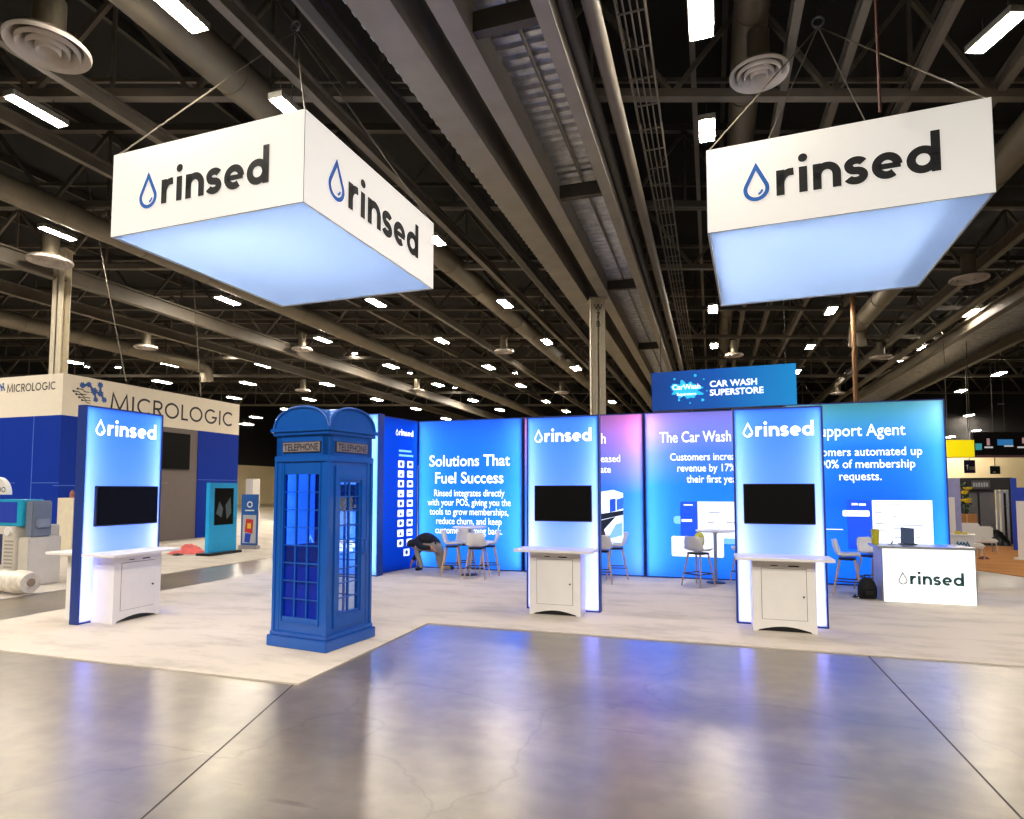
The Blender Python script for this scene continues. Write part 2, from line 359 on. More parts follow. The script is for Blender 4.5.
# right hand second walkway, long beams
for px, py, z, w in ((1012, 306, 7.9, .28), (1012, 345, 7.9, .28)):
    ibeam('ceiling_beam', uline(px, py, z), z, w, .5, M_STEEL)
deck(uline(1012, 345, 7.9) if uline(1012, 345, 7.9) < uline(1012, 306, 7.9) else uline(1012, 306, 7.9), max(uline(1012, 345, 7.9), uline(1012, 306, 7.9)), 8.3, 14, 59, .3)
for px, py, z, w, h in ((0, 43, 8.6, .16, .3), (213, 0, 8.4, .16, .3), (296, 0, 8.6, .14, .25), (0, 262, 7.9, .26, .5), (0, 292, 7.9, .2, .4), (0, 120, 9, .14, .3),
                        (800, 0, 9, .14, .3), (868, 0, 9.2, .14, .3), (960, 0, 9, .14, .3), (1024, 60, 9, .16, .3), (1024, 235, 8.6, .2, .4), (500, -200, 9.3, .14, .3), (690, 0, 9.6, .1, .2)):
    ibeam('ceiling_beam', uline(px, py, z), z, w, h, M_STEEL)
for k in range(-11, 10):                                              # purlins under the deck
    struct(MB().box(k * 4 + .4, k * 4 + .5, -2, 59, 11.15, 11.38).build('ceiling_purlin', M_STEEL_D, rotz=-PSI))
# cross trusses
Yt = [5.2, 8.0, 11.2, 15.7, 20.2, 24.9, 29.6, 34.5, 40, 47, 54]
for i, Y in enumerate(Yt):
    x0, x1 = max(-Y * .95 - 3, -42), min(Y * .95 + 3, 46); b = MB(); zb, zt = 8.9, 10.95
    b.box(x0, x1, Y - .09, Y + .09, zb, zb + .16); b.box(x0, x1, Y - .09, Y + .09, zt, zt + .18)
    x = math.floor(x0 / 3) * 3 + 3; k = 0
    while x + 3 < x1:
        b.bar((x, Y, zb + .1), (x + 1.5, Y, zt), .09); b.bar((x + 1.5, Y, zt), (x + 3, Y, zb + .1), .09)
        b.bar((x + 1.5, Y, zb + .1), (x + 1.5, Y, zt), .06)
        x += 3
    b.box(x0, x1, Y + 1.4, Y + 1.46, 10.2, 10.3)
    struct(b.build('roof_truss', M_STEEL_D if i % 2 else M_STEEL))
# steel columns
def column(P, w, z1, label):
    b = MB(); h = w / 2
    b.box(-h, h, -h, -h + .03, 0, z1); b.box(-h, h, h - .03, h, 0, z1); b.box(-.02, .02, -h, h, 0, z1); b.box(-h, -h + .02, -h, h, 0, z1); b.box(-h * 1.4, h * 1.4, -h * 1.4, h * 1.4, 0, .03)
    b.box(-h * 1.25, h * 1.25, -h * 1.25, h * 1.25, z1 - .06, z1)
    return struct(b.build('steel_column', mat('column_paint', (196, 186, 164), .6, var=.06), loc=P), label)
P = at(597, 300, 7.9); P.z = 0
c1 = column(P, .46, 7.9, 'pale steel column marked W 7 B under the roof girder')
for s_, zz in (('W', 7.5), ('7', 7.22), ('B', 6.94)): text(s_, .28, -.0, zz, c1, BLACK_TEXT, y=-.245, name='lettering')
P = at(58, 372, 4.6); P = Vector((P.x * 1.17, P.y * 1.17, 0))
column(P, .34, 8.85, 'pale steel column rising behind the white fascia of the blue booth')
# ------------------------------------------------------------------ ducts, pipes, tray
def pipe(name, label, cat, u, z, r, m, v0=-2, v1=59, n=12, extra=None):
    b = MB(); b.tube([(u, v0, z), (u, v1, z)], r, n)
    if extra: b.tube(extra, r, n)
    if r > .2:
        v = v0 + 1
        while v < v1: b.tube([(u, v, z), (u, v + .05, z)], r + .015, n); v += 2.4
    return tag(b.build(name, m, rotz=-PSI, smooth=True), label, cat)
pipe('air_duct', 'wide round air duct passing above the square hanging sign near the phone booth', 'duct', uline(146, 0, 9.0), 9.0, .36, M_DUCT, n=20)
pipe('air_duct', 'round air duct low along the roof at the far side beyond the blue walled booth', 'duct', uline(0, 186, 8.6), 8.6, .3, M_DUCT, n=16)
ud = uline(0, 318, 8.6); pipe('air_duct', 'thin distant round air duct with an elbow behind the white fascia', 'duct', ud, 8.6, .33, M_DUCT, v1=28, n=16, extra=[(ud, 28, 8.6), (ud, 28.3, 8.4), (ud, 28.4, 7.8)])
ud = uline(1000, 165, 8.6); pipe('air_duct', 'round air duct sloping down behind the hanging sign above the reception desk', 'duct', ud, 8.6, .34, M_DUCT, v1=29, n=16, extra=[(ud, 29, 8.6), (ud, 29.4, 8.4), (ud, 29.5, 7.7)])
pipe('air_duct', 'round air duct running behind the round diffuser over the reception hanging sign', 'duct', uline(752, 0, 9.9), 9.9, .3, M_DUCT, n=16)
pipe('air_duct', 'slim air duct next to the far end of the second walkway', 'duct', uline(1024, 262, 8.6), 8.4, .15, M_DUCT, n=14)
pipe('water_pipe', 'dark pipe tucked against the walkway beam', 'pipe', uline(562, 0, 8.2), 8.2, .09, M_STEEL_D)
pipe('water_pipe', 'pale pipe with couplings beside the walkway, next to the wire cable tray', 'pipe', uline(590, 0, 8.2), 8.2, .12, M_STEEL)
tr = thing('cable_tray', 'wire cable tray running along the roof beside the walkway', 'cable tray', (0, 0, 0), -PSI)
u0, u1 = uline(614, 0, 8.4), uline(644, 0, 8.4)
b = MB()
for k in range(5): u = u0 + (u1 - u0) * k / 4; b.bar((u, 0, 8.4), (u, 50, 8.4), .022)
v = .3
while v < 50:
    b.bar((u0, v, 8.39), (u1, v, 8.39), .022); b.bar((u0, v, 8.39), (u0, v, 8.55), .02); b.bar((u1, v, 8.39), (u1, v, 8.55), .02); v += .75
b.bar((u0, 0, 8.55), (u0, 50, 8.55), .02); b.bar((u1, 0, 8.55), (u1, 50, 8.55), .02)
b.build('tray_wires', M_STEEL, tr)
# diffusers
M_DIFF = mat('diffuser_paint', (204, 196, 190), .5, var=.04)
def diffuser(px, py, rx, label, z=8.1):
    P = at(px, py, z); r = max(.35, rx / F * P.y * .92)
    t = thing('air_vent', label, 'air vent', P, 0, 'round diffusers under the ducts')
    b = MB()
    for q, (a, c) in enumerate(((1.0, .80), (.74, .56), (.50, .36), (.30, .16))):
        b.lathe([(r * a, .05), (r * a, .02 - q * .012), (r * (a - .03), -.01 - q * .012), (r * c, .09), (r * c, .12), (r * (c + .03), .12)], 32)
    b.build('cone_rings', M_DIFF, t, smooth=True)
    b = MB(); b.lathe([(r * .97, .06), (r * .9, .11), (r * .4, .13)], 24); b.build('collar', M_DUCT, t, smooth=True)
    b = MB(); b.tube([(0, 0, .12), (0, 0, .78)], r * .38, 18); b.build('duct_drop', M_DUCT, t, smooth=True)
for a in ((48, 50, 42, 'large round ceiling diffuser above the white fascia, topmost over the blue walled booth'), (759, 76, 32, 'round ceiling diffuser just above the hanging sign over the reception side', 8.75),
          (50, 262, 22, 'round ceiling diffuser beside the steel column over the blue walled booth'), (146, 348, 12, 'small diffuser seen above the middle of the white fascia'),
          (302, 350, 11, 'small diffuser just below the square hanging sign over the phone booth'), (303, 391, 8, 'tiny diffuser right above the telephone booth roof'),
          (504, 352, 11, 'small diffuser in the open roof between the square sign and the column'), (562, 393, 8, 'tiny diffuser just beside the pale column marked W 7 B'),
          (417, 391, 8, 'tiny diffuser above the solutions wall panel'), (734, 356, 10, 'small diffuser directly over the blue hanging banner'),
          (969, 280, 19, 'diffuser beyond the far corner of the reception hanging sign'), (881, 358, 11.5, 'small diffuser over the support agent panel'), (838, 394, 8, 'tiny diffuser at the foot of the elbowed duct over the support agent panel')):
    diffuser(*a)
# ------------------------------------------------------------------ ceiling lights
LENS = glow('lamp_lens', (255, 241, 220), 250)
M_HOUS = mat('lamp_housing', (120, 118, 112), .5)
def lamp(px, py, w, l, label, z=8.5, rz=None):
    P = at(px, py, z)
    while P.y > 52: z -= .3; P = at(px, py, z)
    t = thing('high_bay_light', label, 'ceiling light', P, -PSI if rz is None else rz, 'hall ceiling lights')
    MB().box(-w / 2 - .03, w / 2 + .03, -l / 2 - .04, l / 2 + .04, .005, .11).build('housing', M_HOUS, t)
    MB().box(-w / 2, w / 2, -l / 2, l / 2, -.012, .004).build('lens', LENS, t)
    for q in (-1, 1): MB().bar((0, q * l * .3, .11), (0, q * l * .3, .42), .012).build('hanger_rod', M_STEEL_D, t)
    return t
big = [((172, 6), .26, 1.0, 'bright strip light at the wide duct over the square hanging sign', None), ((37, 112), .20, .92, 'bright strip light between the large diffuser and the square hanging sign', None),
       ((58, 234), .2, .85, 'strip light just above the round diffuser at the pale column', None), ((701, 18), .30, .85, 'brightest square-ended light directly above the round diffuser beside the reception sign', None),
       ((707, 131), .25, .72, 'square bright light touching the near corner of the reception hanging sign', None), ((996, 34), .24, 1.0, 'large slanted light at the top above the far end of the reception sign', (974, 54, 1019, 14)),
       ((286, 108), .22, .5, 'light peeking over the top corner of the square hanging sign', None), ((437, 241), .24, .6, 'light peeking past the far edge of the square hanging sign', None)]
for (px, py), w, l, lab, ends in big:
    rz = None
    if ends: dv_ = at(ends[0], ends[1], 8.5) - at(ends[2], ends[3], 8.5); rz = math.atan2(dv_.y, dv_.x) - R(90); l = dv_.length * .95
    lamp(px, py, w, l, lab, z=8.1 if 'top corner' in lab else 8.5, rz=rz)
ORD = ['highest', 'second highest', 'third highest', 'fourth highest', 'fifth highest', 'sixth highest', 'seventh highest', 'eighth highest', 'ninth highest', 'tenth highest', 'eleventh highest', 'twelfth highest', 'thirteenth highest', 'fourteenth highest', 'fifteenth highest', 'sixteenth highest']
sect = {'over the white fascia of the blue booth': [(33, 297), (228, 301), (166, 336), (172, 365), (162, 382), (71, 362), (234, 398), (248, 383.5)],
        'over the roof of the telephone booth': [(323, 340), (265, 365.6), (327, 384.5), (309, 399.5), (287, 409.5), (256, 417.5), (246.5, 424.5), (354, 410.5)],
        'between the square sign and the pale column': [(505, 304), (376, 303), (442, 341), (547, 342), (576, 368.5), (489, 367.5), (438, 385), (521, 386), (473, 400.5), (546, 401.5), (391, 366.5), (377, 399.5), (566, 411.5), (500, 410), (416, 409), (446, 419)],
        'around the blue hanging banner': [(713, 309.5), (714, 346), (796, 372), (612, 402)],
        'over the support agent panel': [(831, 311), (810, 347), (924, 348), (970, 313), (891, 373), (867, 389), (961, 391), (935, 372)],
        'over the yellow banner and dark stands': [(999, 374), (998, 405.5), (969, 415.5), (1000, 424), (975, 431), (950, 437)]}
for sname, pts in sect.items():
    for i, (px, py) in enumerate(sorted(pts, key=lambda q: q[1])):
        P = at(px, py, 8.5)
        lamp(px, py, .3 if P.y < 30 else .4, .95 if P.y < 30 else 1.1, f'{ORD[i]} of the small ceiling lights {sname}')
dots = [(87, 367), (118, 367.5), (198, 368.5), (232, 353), (355, 353.5), (595, 357.5), (538, 357), (410, 373), (515, 373), (455, 388), (1012, 276), (989, 293), (950, 322), (935, 333), (900, 361), (905, 352), (830, 375)]
b = None
for i, (px, py) in enumerate(sorted(dots)):
    z = 9.2; P = at(px, py, z)
    t = thing('spot_lamp', f'{["first ", "second ", "third ", "fourth ", "fifth ", "sixth ", "seventh ", "eighth ", "ninth ", "tenth ", "eleventh ", "twelfth ", "thirteenth ", "fourteenth ", "fifteenth ", "sixteenth ", "seventeenth "][i]}tiny spot lamp among the roof trusses, counting across from the blue booth', 'spot lamp', P, 0, 'tiny spot lamps in the trusses')
    MB().lathe([(.0, .22), (.12, .22), (.17, 0), (.15, -.0)], 14).build('reflector', M_HOUS, t, smooth=True)
    MB().lathe([(.0, -.01), (.14, -.01), (.15, .01), (0, .012)], 14).build('lens', LENS, t)
# lamps of the same rows that hang over and behind the photographer
for u in (-9, -4.5, 0, 4.5, 9):
    for v in (-6.5, -2.5): area(None, W(u, v, 8.5), (0, 0, -PSI), .3, 1.15, 400, (1, .92, .8), 'unseen_hall_lamp')
for u, v in ((-14, 2), (-20, 2), (-20, 7), (-26, 7), (14, 2), (20, 2), (18, 8)): area(None, W(u, v, 8.5), (0, 0, -PSI), .3, 1.15, 400, (1, .92, .8), 'unseen_hall_lamp')  # unseen lamps added at both sides, to brighten the blue booth's front

# ================================================================== LIGHT BOXES
def lightbox(name, label, cat, P, rot, w, h, d, face, frame_m, left=5, right=5, top=0, bottom=0, back=8, backcol=(.55, .75, 1), edgecol=(1, 1, 1), group=None, t=.02):
    o = thing(name, label, cat, P, rot, group)
    b = MB(); b.box(0, t, 0, d, 0, h); b.box(w - t, w, 0, d, 0, h); b.box(t, w - t, 0, d, 0, t); b.box(t, w - t, 0, d, h - t, h); b.box(t, w - t, d - .01, d, t, h - t)
    b.build('frame', frame_m, o)
    b = MB(); b.box(t, t + .003, .01, d - .012, t, h - t); b.box(w - t - .003, w - t, .01, d - .012, t, h - t); b.box(t, w - t, d - .014, d - .011, t, h - t); b.build('liner', M_TRAY, o)
    g = MB().add([(t * .5, .004, t * .5), (w - t * .5, .004, t * .5), (w - t * .5, .004, h - t * .5), (t * .5, .004, h - t * .5)], [(0, 1, 2, 3)]).build('graphic', face, o)
    yy = d * .52; dd = d * .6
    if left: area(o, (t + .008, yy, h / 2), (0, -R(90), 0), h * .96, dd, left * h, edgecol)
    if right: area(o, (w - t - .008, yy, h / 2), (0, R(90), 0), h * .96, dd, right * h, edgecol)
    if top: area(o, (w / 2, yy, h - t - .008), (0, 0, 0), w * .94, dd, top * w, edgecol)
    if bottom: area(o, (w / 2, yy, t + .008), (R(180), 0, 0), w * .94, dd, bottom * w, edgecol)
    if back: area(o, (w / 2, d - .02, h / 2), (-R(90), 0, 0), w * .95, h * .97, back * w * h, backcol, 'led_panel')
    return o, g
BLUE_PRINT = fabric('tower_print', [(0, (160, 180, 252)), (.3, (150, 176, 252)), (.62, (110, 158, 249)), (1, (62, 132, 242))])
# ---- three kiosk towers
def television(P, rot, w, h, label):
    o = thing('television', label, 'television', P, rot)
    b = MB(); b.box(-w / 2, w / 2, -.05, -.002, 0, h); b.build('casing', M_BLACK, o, bevel=.006)
    MB().box(-w / 2 + .012, w / 2 - .012, -.053, -.0505, .016, h - .012).build('screen', M_SCREEN, o)
    return o
def counter(P, rot, label, w=.66, d=.34, h=.80, top_w=1.02, top_d=.50):
    """white cabinet whose front foot is cut in an arch; origin at back centre of its base, front faces -y"""
    o = thing('counter_cabinet', label, 'cabinet', P, rot)
    n = 14
    archp = [(-w / 2 + .06 + (w - .12) * i / n, .018 + .045 * math.sin(math.pi * i / n)) for i in range(n + 1)]
    poly = [(-w / 2, 0), (-w / 2 + .05, 0)] + archp + [(w / 2 - .05, 0), (w / 2, 0), (w / 2, h), (-w / 2, h)]
    b = MB(); b.prism(poly, -d, -d + .02); b.box(-w / 2, -w / 2 + .02, -d + .02, 0, 0, h); b.box(w / 2 - .02, w / 2, -d + .02, 0, 0, h); b.box(-w / 2 + .02, w / 2 - .02, -.02, 0, 0, h); b.box(-w / 2 + .02, w / 2 - .02, -d + .02, -.02, .1, .12)
    b.build('body', M_WHITE, o)
    MB().box(-w / 2 + .02, w / 2 - .02, -d + .045, -d + .05, .002, .1).build('toe_board', M_BLACK, o)
    c = .05; pl = []
    for cx, cy, a0 in ((top_w / 2 - c, -top_d + c, -90), (top_w / 2 - c, -.006 - c, 0), (-top_w / 2 + c, -.006 - c, 90), (-top_w / 2 + c, -top_d + c, 180)):
        pl += arc(cx, cy, c, c, a0, a0 + 90, 5)
    MB().slab(pl, h, h + .028).build('countertop', M_WHITE, o)
    x0, x1, z0, z1 = -w / 2 + .10, w / 2 - .10, .14, h - .10
    MB().box(x0 - .005, x1 + .005, -d - .001, -d, z0 - .004, z1 + .005).build('door_gap', mat('shadow_gap', (70, 64, 60), .8), o)
    dr = MB().box(x0, x1, -d - .006, -d - .001, z0, z1).build('door', M_WHITE, o)
    MB().tube([(x1 - .03, -d - .006, .40), (x1 - .03, -d - .022, .40)], .01, 10).build('lock_knob', M_BLACK, dr)
    b = MB(); b.box(-.13, -.06, -d - .003, -d, h - .07, h - .06); b.box(.05, .16, -d - .003, -d, h - .075, h - .06); b.build('cable_slot', M_BLACK, o)
    return o
ROTU = -PSI; ROTL = -PSI + R(90)
def tower(P, rot, w, label, tvl, cl, h, tv, cab_x, group='light towers'):
    o, g = lightbox('light_tower', label, 'light tower', P, rot, w, h, .13, BLUE_PRINT, M_NAVY, left=2.3, right=2.3, top=.5, bottom=1.8, back=2.7, backcol=(.55, .8, 1), edgecol=(1, .68, .8))
    wordmark(g, w * .12, h - .345, w * .79, WHITE_TEXT, WHITE_TEXT, w=.28)
    L = Matrix.Translation(P) @ Matrix.Rotation(rot, 4, 'Z')
    television(L @ Vector((tv[0], -.004, tv[1])), rot, tv[2], tv[3], tvl)
    counter(L @ Vector((cab_x, -.008, 0)), rot, cl)
    return o
tower(W(-2.38, 8.06, Z0), ROTU, .99, 'glowing blue light tower between the phone booth and the tower nearest the reception desk', 'black television on the light tower in front of the pink topped wall panel', 'white cabinet at the foot of the middle light tower', 2.57, (.51, 1.165, .77, .475), .47)
tower(W(.26, 7.94, Z0), ROTU, .99, 'glowing pale blue light tower nearest the reception desk, in front of the support agent panel', 'black television on the light tower nearest the reception desk', 'white cabinet at the foot of the tower nearest the reception desk', 2.565, (.49, 1.18, .775, .475), .49)
tower(W(-7.10, 5.46, Z0), ROTL, 1.10, 'blue light tower standing sideways before the tall blue and white booth', 'black television on the sideways light tower by the blue and white booth', 'white cabinet under the sideways light tower, front toward the phone booth', 2.60, (.575, 1.14, .87, .49), .49)
counter(W(-7.24, 6.0, Z0), -PSI - R(90), 'pale cabinet on the far face of the sideways light tower')
# ---- back wall panels
D = .28
def card(g, x0, x1, z0, z1, m, y=-.003, name='printed_card', r=.0):
    b = MB()
    if r:
        pl = []
        for cx, cz, a0 in ((x1 - r, z0 + r, -90), (x1 - r, z1 - r, 0), (x0 + r, z1 - r, 90), (x0 + r, z0 + r, 180)): pl += arc(cx, cz, r, r, a0, a0 + 90, 5)
        b.flat(pl, y)
    else: b.flat([(x0, z0), (x1, z0), (x1, z1), (x0, z1)], y)
    return b.build(name, m, g)
CARD_W = glow('backlit_card', (236, 242, 252), .92); CARD_B = glow('backlit_blue_card', (10, 70, 205), .9); CARD_L = glow('backlit_sky_card', (120, 190, 255), .9)
GREY_P = glow('backlit_grey_print', (150, 158, 172), .8); DARK_P = mat('dark_print', (24, 40, 80), .6)
H = 3.0
KW = dict(left=6, right=6, top=0, bottom=0, back=2.6, backcol=(.45, .8, 1), edgecol=(1, .52, .62))
f1 = fabric('print_solutions', [(0, (48, 150, 250)), (.6, (34, 132, 246)), (1, (44, 128, 240))])
o, g = lightbox('backlit_panel', 'backlit blue wall panel headed Solutions That Fuel Success', 'light panel', W(-5.76, 11.6, Z0), ROTU, 2.25, H, D, f1, M_NAVY, **KW)
text('Solutions That\nFuel Success', .32, 1.12, 2.06, g, WHITE_TEXT, bold=.012, sx=.93, space=1.08)
text('Rinsed integrates directly\nwith your POS, giving you the\ntools to grow memberships,\nreduce churn, and keep\ncustomers coming back.', .195, 1.12, 1.45, g, WHITE_TEXT, bold=.006, name='lettering', sx=.76, space=.96)
f2 = fabric('print_pink', [(0, (70, 150, 250)), (.5, (40, 125, 240)), (.72, (120, 130, 225)), (1, (204, 130, 182))])
o, g = lightbox('backlit_panel', 'backlit wall panel with a pink top and machine picture behind the middle tower', 'light panel', W(-3.48, 11.6, Z0), ROTU, 2.30, H, D, f2, M_NAVY, **KW)
text('h', .28, 1.62, 2.45, g, WHITE_TEXT, bold=.006, align='RIGHT', sx=.8); text('eased', .19, 1.88, 2.10, g, WHITE_TEXT, align='RIGHT', bold=.006, sx=.86); text('ate', .19, 1.70, 1.90, g, WHITE_TEXT, align='RIGHT', bold=.006, sx=.86)
PX = .12
# printed picture of a machine
pc = MB(); pc.flat([(x + PX, z) for x, z in [(.95, .60), (1.80, .60), (1.80, 1.52), (1.62, 1.58), (.95, 1.48)]], -.003); pm = pc.build('printed_picture', glow('print_pale', (215, 228, 246), .9), g)
for nm, mm, pl, yy in (('printed_tunnel', glow('print_blue', (20, 70, 200), .9), [(1.55, 1.16), (1.66, 1.19), (1.66, 1.42), (1.55, 1.40)], -.004), ('printed_tunnel', glow('print_blue2', (40, 96, 200), .9), [(1.68, 1.20), (1.80, 1.24), (1.80, 1.44), (1.68, 1.40)], -.004),
                       ('printed_rail', mat('print_dark', (16, 36, 66), .6), [(.95, .92), (1.8, 1.12), (1.8, 1.2), (.95, 1.06)], -.0042), ('printed_rail', MATS['print_dark'], [(1.0, .64), (1.5, .66), (1.44, .84), (1.66, 1.08), (1.35, 1.0), (1.1, .96)], -.0046),
                       ('printed_car', glow('print_sky', (120, 176, 230), .8), [(1.5, .66), (1.78, .74), (1.78, .98), (1.66, .94)], -.0048), ('printed_car', mat('print_red', (90, 50, 70), .6), [(1.25, .66), (1.45, .66), (1.45, .8), (1.3, .84)], -.005)):
    MB().flat([(x + PX, z) for x, z in pl], yy).build(nm, mm, g)
f3 = fabric('print_lavender', [(0, (52, 150, 250)), (.55, (40, 136, 246)), (.75, (92, 140, 240)), (1, (176, 160, 230))])
o, g = lightbox('backlit_panel', 'backlit wall panel headed The Car Wash with a lavender top', 'light panel', W(-1.16, 11.6, Z0), ROTU, 2.36, H, D, f3, M_NAVY, **KW)
text('The Car Wash', .28, .27, 2.44, g, WHITE_TEXT, bold=.006, align='LEFT', sx=.74)
text('Customers increase', .19, .45, 2.11, g, WHITE_TEXT, align='LEFT', name='lettering', bold=.006, sx=.82); text('revenue by 17%', .19, .57, 1.91, g, WHITE_TEXT, align='LEFT', name='lettering', bold=.006, sx=.82); text('their first year', .19, .74, 1.71, g, WHITE_TEXT, align='LEFT', name='lettering', bold=.006, sx=.82)
g3 = g; g = bpy.data.objects.new('printed_screenshot', None); COL.objects.link(g); g.parent = g3; g.location = (0, 0, .17)
card(g, .50, 1.0, .80, .94, CARD_L, -.0025, r=.05); card(g, .62, .92, .56, 1.2, CARD_B, -.0030, r=.02); card(g, .92, 2.2, .56, 1.2, CARD_W, -.0032); card(g, .46, 1.35, .22, .58, CARD_W, -.0036, r=.03)
card(g, 1.35, 2.2, .46, .56, CARD_L, -.0034); card(g, .64, .82, .84, .885, CARD_W, -.004); card(g, .68, .84, 1.13, 1.15, CARD_W, -.004); card(g, 1.68, 2.1, 1.3, 1.38, CARD_W, -.003, r=.02)
card(g, 1.76, 1.86, .5, .92, CARD_L, -.004)
for x, z, w_ in ((1.1, 1.0, .2), (1.66, 1.0, .25), (1.08, .82, .12), (1.4, .82, .16)): card(g, x, x + w_, z, z + .025, GREY_P, -.0042, 'printed_line')
for ch in list(g.children):
    ch.data.transform(Matrix.Translation((0, 0, .17))); ch.parent = g3
bpy.data.objects.remove(g)
f4 = fabric('print_green', [(0, (34, 140, 250)), (.45, (26, 112, 238)), (.75, (40, 136, 222)), (1, (104, 192, 180))])
o, g = lightbox('backlit_panel', 'backlit wall panel headed Support Agent with a green top', 'light panel', W(1.22, 11.6, Z0), ROTU, 2.39, H + .05, D, f4, M_NAVY, **KW)
text('Support Agent', .28, 1.82, 2.48, g, WHITE_TEXT, bold=.006, align='RIGHT', sx=.84)
text('Customers automated up\nto 90% of membership\nrequests.', .20, 1.14, 2.15, g, WHITE_TEXT, name='lettering', bold=.006, space=1.02, sx=.88)
g3 = g; g = bpy.data.objects.new('printed_screenshot', None); COL.objects.link(g); g.parent = g3
card(g, .93, 1.30, .36, 1.17, CARD_B, -.003); card(g, 1.30, 2.16, .30, 1.17, CARD_W, -.0032); card(g, .86, 1.26, .90, 1.0, CARD_W, -.004, r=.02)
card(g, 1.0, 1.09, 1.085, 1.12, CARD_W, -.004, 'printed_line'); card(g, 1.105, 1.21, 1.08, 1.115, CARD_W, -.004, 'printed_line')
for x, z, w_ in ((1.34, 1.1, .4), (1.34, .96, .1), (1.6, .9, .06), (1.34, .78, .12), (1.6, .76, .42), (1.6, .7, .2), (1.34, .66, .2), (1.6, .56, .1), (1.75, .56, .1), (1.9, .56, .1), (1.6, .44, .25), (.92, .945, .22)): card(g, x, x + w_, z, z + .016, GREY_P, -.0046, 'printed_line')
b = MB(); b.ribbon(arc(.32, .60, .26, .34, 100, 0, 12), .016, -.003); b.ribbon([(.6, .68), (.86, .68)], .014, -.003); b.build('printed_curve', CARD_W, g)
card(g, .30, .55, .38, .6, CARD_W, -.003, r=.1)
for ch in list(g.children):
    ch.data.transform(Matrix.Translation((0, 0, .24))); ch.parent = g3
bpy.data.objects.remove(g)
# return wall with the client tiles, and the panel behind the phone booth
f5 = fabric('print_return', [(0, (10, 70, 190)), (1, (14, 92, 218))])
o, g = lightbox('backlit_panel', 'deep blue return wall with two columns of small white tiles', 'light panel', W(-5.99, 10.37, Z0), ROTL - R(10.5), 1.24, H, .12, f5, M_NAVY, left=.4, right=.5, back=1.9, backcol=(.6, .8, 1))
wordmark(g, .52, 2.66, .56, WHITE_TEXT, WHITE_TEXT, w=.28)
card(g, .62, 1.02, 2.335, 2.375, CARD_L, -.003, 'printed_line'); card(g, .62, 1.08, 2.245, 2.285, CARD_L, -.003, 'printed_line')
for r_ in range(9):
    for c_ in range(2):
        x = .60 + c_ * .29; z = 2.02 - r_ * .195
        tl = card(g, x, x + .19, z, z + .14, CARD_W, -.003, 'client_tile', r=.02)
        k = (r_ * 2 + c_) % 4
        b = MB(); b.disc(x + .095, z + .07, .045, -.004, 10) if k == 0 else b.flat([(x + .04, z + .045), (x + .15, z + .045), (x + .15, z + .1), (x + .04, z + .1)], -.004) if k == 1 else b.flat([(x + .05, z + .03), (x + .14, z + .03), (x + .095, z + .11)], -.004) if k == 2 else b.ribbon([(x + .04, z + .07), (x + .15, z + .07)], .03, -.004)
        b.build('tile_mark', mat('tile_print', (70, 96, 150), .6), tl)
tl = card(g, .80, .99, .265, .405, CARD_W, -.003, 'client_tile', r=.02); MB().disc(.895, .335, .045, -.004, 10).build('tile_mark', MATS['tile_print'], tl)
f6 = fabric('print_side', [(0, (120, 180, 255)), (.5, (110, 175, 255)), (1, (130, 190, 255))])
def u_at(px, v):
    k = (px - CX) / F; c, q = EU.x, EV.x
    return v * (k * c - q) / (k * q + c)
UB = u_at(281, 10.14)
o, g = lightbox('backlit_panel', 'pale blue backlit panel standing just behind the telephone booth', 'light panel', W(UB, 10.14, Z0), ROTU, u_at(378.5, 10.14) - UB, H, .2, f6, M_NAVY, left=2.5, right=3, back=2.8, backcol=(.55, .8, 1), edgecol=(1, .84, .95))
xa = u_at(308, 10.14) - UB; xb = u_at(368, 10.14) - UB
wordmark(g, xa, .44, xb - xa, WHITE_TEXT, WHITE_TEXT, w=.3)
L = Matrix.Translation(W(UB, 10.14, Z0)) @ Matrix.Rotation(ROTU, 4, 'Z')
xa = u_at(324, 10.14) - UB; xb = u_at(357, 10.14) - UB
television(L @ Vector(((xa + xb) / 2, -.004, 1.18)), ROTU, xb - xa, .50, 'black television glimpsed through the glass door of the phone booth')

